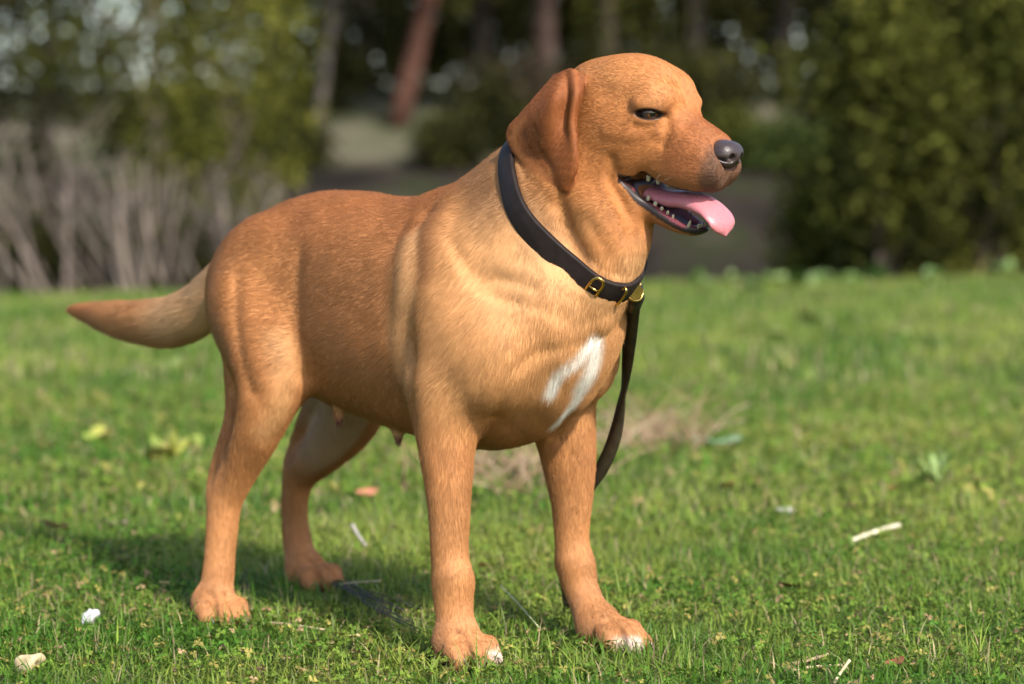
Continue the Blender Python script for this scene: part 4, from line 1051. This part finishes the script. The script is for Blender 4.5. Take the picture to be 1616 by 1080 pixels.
# ------------------------------------------------------------------ things lying in the grass
rg = np.random.default_rng(321)
def rock(name, label, cat, px, py, r, color, flat=.6, seed=1, yaw=0, rough=.5):
    q = np.random.default_rng(seed); P = on_ground(px, py); P[2] = gz(P[0], P[1]) + r * flat * .5 + .016
    th, ph = np.meshgrid(np.linspace(0, np.pi, 13), np.linspace(0, 2 * np.pi, 18, endpoint=False), indexing='ij')
    d = np.stack([np.sin(th) * np.cos(ph), np.sin(th) * np.sin(ph), np.cos(th)], -1).reshape(-1, 3)
    k = q.normal(size=(5, 3)) * 2.3; o = q.uniform(0, 6, 5); rr = 1 + .13 * np.sin(d @ k.T + o).sum(1)
    V = d * rr[:, None] * r * np.array([1, .7, flat]); V[:, 2] += 0
    i = np.arange(12)[:, None] * 18; j = np.arange(18)[None]
    o_ = link(name, mesh_np(name, V, np.stack([i + j, i + 18 + j, i + 18 + (j + 1) % 18, i + (j + 1) % 18], -1).reshape(-1, 4)), mat_plain(name, color, rough, .3, noise=.12, scale=120, bump=.4))
    o_.location = P; o_.rotation_euler = (0, -.5, yaw); return tag(o_, label, cat)
rock('white_stone', 'small white stone in the grass near the lower left corner', 'stone', 142, 1000, .0125, (.56, .55, .56), .75, 3, 1.1)
rock('beige_stone', 'beige stone cut by the bottom edge at the left', 'stone', 48, 1072, .0160, (.42, .34, .20), .6, 8, .2)
def stick(name, label, cat, pix, r, color, group=None, lift=.012, seg=7, z=None):
    pts_ = []
    for k, (px, py) in enumerate(pix):
        p = on_ground(px, py, lift if z is None else z[k]); p[2] = max(p[2], gz(p[0], p[1]) + .004); pts_.append(p)
    C_ = catmull(pts_, 5); o = C_.mean(0); o[2] = 0
    rad = r * (1 + .15 * np.sin(np.arange(len(C_)) * 2.1))
    ob = link(name, tube_mesh(name, C_ - o, rad, seg), mat_plain(name, color, .7, .25, noise=.25, scale=90, bump=.3)); ob.location = o
    return tag(ob, label, cat, group)
stick('stick', 'bleached white stick lying on the grass, right of the front paws', 'stick', [(1342, 855), (1372, 843), (1400, 834), (1419, 829)], .0038, (.58, .52, .37), z=[.016, .020, .022, .024])
stick('stick', 'tan twig near the bottom edge, upper of the crossed pair', 'stick', [(1252, 1048), (1280, 1041), (1306, 1033)], .0022, (.40, .30, .17), 'tan twigs at the bottom edge')
stick('stick', 'flat tan straw lying below the upper twig at the bottom', 'stick', [(1272, 1054), (1300, 1052), (1330, 1050)], .0019, (.46, .35, .21), 'tan twigs at the bottom edge')
stick('stick', 'pale straw slanting up from the bottom edge, right of the twigs', 'stick', [(1316, 1078), (1328, 1060), (1341, 1042)], .0018, (.52, .42, .25), 'tan twigs at the bottom edge', z=[.012, .022, .034])
stick('stick', 'thin brown twig left of the twigs at the bottom edge', 'stick', [(1210, 1044), (1235, 1053), (1256, 1058)], .0014, (.36, .24, .14), 'tan twigs at the bottom edge')
stick('stick', 'short grey twig in the shade behind the far hind paw', 'stick', [(556, 828), (566, 846), (578, 862)], .0022, (.38, .34, .33), z=[.045, .03, .018])
stick('stick', 'thin straw with a pale end beside the dark twigs', 'stick', [(535, 922), (565, 919), (602, 917)], .0012, (.34, .29, .20), z=[.02, .024, .026])
stick('stick', 'long dry straw lying in front of the hind paws', 'stick', [(418, 982), (460, 986), (512, 994)], .0013, (.48, .38, .24))
stick('stick', 'bent dry straw between the front legs on the grass', 'stick', [(790, 925), (815, 950), (850, 990)], .0010, (.42, .44, .24), z=[.03, .028, .02])
# dark brushy twig before the near front leg
bt = empty('dark_twig', on_ground(615, 960)); tag(bt, 'dark fan shaped brush of fine twigs beside the near front leg', 'twig')
tm = mat_plain('dark_twig', (.060, .055, .048), .7, .3); o = np.array(bt.location)
for k in range(13):
    a = on_ground(530 + rg.normal() * 10, 918 + rg.normal() * 5, .018) - o; m_ = on_ground(605 + rg.normal() * 12, 950 + k * 1.6 + rg.normal() * 5, .020 + .012 * rg.random()) - o; e = on_ground(668 + rg.normal() * 12, 972 + k * 2.4 + rg.normal() * 5, .010 + .018 * rg.random()) - o
    link('twig', tube_mesh('twig', catmull([a, m_, e], 5), np.linspace(.0009, .0005, 11) * rg.uniform(.8, 1.3), 5), tm, bt)
# fallen leaves
def leafm(n=7, curl=.35, q=None):
    t = np.linspace(0, 1, n); w = .36 * np.sin(np.pi * np.clip(t * .96 + .02, 0, 1)) ** .8; s = np.linspace(-1, 1, 5)
    V = np.array([[x - .5, y * ww_, curl * ((x - .5) ** 2 + .9 * (y * ww_) ** 2) + q.normal() * .018] for x, ww_ in zip(t, w) for y in s])
    i = np.arange(n - 1)[:, None] * 5; j = np.arange(4)[None]; Qd = np.stack([i + j, i + j + 1, i + 6 + j, i + 5 + j], -1).reshape(-1, 4)
    V2 = V + (0, 0, -.022); k = len(V); return np.vstack([V, V2]), np.vstack([Qd, (Qd + k)[:, ::-1]])
for px, py, sz, c, lb in ((1245, 930, .034, (.13, .065, .035), 'dark brown curled leaf in the grass below the white stick'), (1412, 1052, .030, (.20, .075, .035), 'rust brown leaf near the bottom edge at the right'),
                          (84, 834, .052, (.40, .27, .20), 'pale brown leaf left of the near hind leg, leftmost'), (182, 831, .042, (.30, .23, .17), 'dull grey brown leaf between the pale leaf and the near hind leg'),
                          (580, 782, .042, (.42, .17, .10), 'orange red leaf on the grass behind the far hind leg'), (762, 897, .026, (.50, .26, .15), 'small orange leaf right of the near front leg'),
                          (258, 925, .022, (.46, .40, .14), 'small yellow leaf left of the near hind leg'), (1148, 770, .030, (.33, .15, .08), 'small reddish leaf on the lawn right of the leash'),
                          (1240, 812, .045, (.34, .33, .27), 'grey green dead leaf left of the white stick'), (1410, 775, .028, (.30, .09, .05), 'small dark red leaf above the white stick'), (560, 1010, .020, (.50, .40, .20), 'small straw coloured leaf in front of the hind legs')):
    q = np.random.default_rng(int(px)); V, Qd = leafm(7, .5, q); P = on_ground(px, py, .014)
    ob = link('dead_leaf', mesh_np('dead_leaf', V * sz, Qd), mat_plain('dead_leaf', c, .7, .2, noise=.3, scale=70)); ob.location = (P[0], P[1], gz(P[0], P[1]) + .018); ob.rotation_euler = (q.normal() * .35, q.normal() * .35, q.uniform(0, 6.28))
    tag(ob, lb, 'leaf', 'fallen leaves on the lawn')
# clumps of dry stalks behind the front legs
dm = [mat_plain('dry_stalk', c, .75, .2, noise=.2, scale=60) for c in ((.30, .21, .13), (.25, .165, .10), (.36, .27, .18), (.19, .12, .075))]
for px, py, sp, n, lb in ((800, 760, .15, 110, 'tangle of dry brown stalks on the grass between the front legs'), (1005, 705, .17, 120, 'tangle of pale dry stalks beside the hanging leash')):
    c = on_ground(px, py); root = empty('dry_grass_clump', c); tag(root, lb, 'dry grass', 'dry stalks behind the dog')
    for k in range(n):
        b0 = np.array([rg.normal() * sp * .45, rg.normal() * sp * .8, .006]); a = rg.uniform(0, 6.28); l = rg.uniform(.05, .15)
        d = np.array([np.cos(a), np.sin(a) * .6, rg.uniform(.25, 1.3)]); pts_ = catmull([b0, b0 + d * l * .5 + rg.normal(size=3) * .006, b0 + d * l + (0, 0, -.25 * d[2] * l)], 3); pts_[:, 2] = np.maximum(pts_[:, 2], .004)
        link('stalk', tube_mesh('stalk', pts_, np.linspace(.0022, .0010, len(pts_)) * rg.uniform(.6, 1.4), 5), dm[rg.integers(4)], root)
# leafy weeds: each leaf a part, sharing one mesh
wl = {}
def weed_leaf(col_):
    if col_ not in wl:
        q = np.random.default_rng(3); V, Qd = leafm(8, -.35, q); V[:, 0] += .5
        me = mesh_np('leaf', V, Qd); me.materials.append(mat_plain('weed_leaf', col_, .5, .35, noise=.2, scale=4)); wl[col_] = me
    return wl[col_]
def weed(label, px, py, n, sz, cols, group, rise=.5, name='broad_leaf_weed'):
    P = on_ground(px, py); root = empty(name, (P[0], P[1], float(gz(P[0], P[1])))); tag(root, label, 'weed', group)
    for k in range(n):
        o_ = bpy.data.objects.new('leaf', weed_leaf(cols[rg.integers(len(cols))])); col.objects.link(o_); o_.parent = root
        s = sz * rg.uniform(.6, 1.25); o_.scale = (s, s * (rg.uniform(.8, 1.2) if rise < 1 else .35), s); o_.location = (rg.normal() * sz * .12, rg.normal() * sz * .12, .01 + abs(rg.normal()) * sz * .2)
        o_.rotation_euler = (rg.normal() * .3, -abs(rg.normal()) * .35 - rise * rg.random(), k * 2.4 + rg.normal() * .3)
PALE = ((.10, .17, .045), (.14, .22, .06), (.075, .14, .035), (.19, .26, .09))
wspots = [(1105, 462, 'leftmost broad leaved weed on the crest behind the leash'), (1160, 458, 'broad leaved weed on the crest below the dog\'s nose'), (1185, 470, 'low broad leaved weed just right of the one below the nose'), (1228, 460, 'fourth broad leaved weed from the left on the crest'),
          (1262, 466, 'fifth broad leaved weed from the left on the crest'), (1305, 458, 'weed on the crest before the slender shrub'), (1345, 452, 'weed on the crest just left of the feathery shrub'), (1385, 458, 'weed on the crest at the foot of the feathery shrub'),
          (1470, 456, 'weed on the crest below the largest shrub'), (1538, 450, 'weed on the crest before the largest shrub, second from the right'), (1592, 455, 'weed on the crest at the right edge')]
for px, py, lb in wspots: weed(lb, px, py, int(rg.integers(8, 17)), rg.uniform(.05, .10), PALE, 'weeds on the crest', .8)
YW = ((.27, .28, .05), (.18, .23, .04), (.30, .26, .08))
weed('yellow green weed left of the near hind leg, largest of the pair', 262, 735, 15, .055, YW, 'yellow weeds at the left', .8); weed('small yellow green weed left of the larger one', 158, 705, 9, .040, YW, 'yellow weeds at the left', .8)
weed('low yellow green weed right of the larger one beside the hind leg', 300, 715, 8, .04, YW, 'yellow weeds at the left', .8)
weed('single pale leafed weed under the tail', 262, 588, 4, .05, ((.30, .40, .15),), 'pale weeds under the tail', 1.2); weed('smaller pale weed under the middle of the tail', 212, 596, 4, .04, ((.27, .36, .13),), 'pale weeds under the tail', 1.2)
weed('grey green weed on the lawn right of the leash', 1135, 712, 6, .05, ((.22, .36, .20), (.18, .30, .15)), 'weeds on the lawn', .3); weed('tall tuft like weed on the lawn at the right', 1478, 775, 9, .055, ((.17, .25, .07), (.12, .20, .05)), 'weeds on the lawn', 1.25)
for k, (px, py, lb) in enumerate(((1290, 520, 'yellowish weed in the middle of the right lawn'), (1220, 545, 'low yellowish weed left of the middle one on the right lawn'), (1420, 540, 'green weed on the right lawn near the bare patch'))): weed(lb, px, py, 10, .06, ((.24, .30, .06), (.17, .25, .06)), 'weeds on the right lawn', .3)
print('all', round(time.time() - T0, 1))
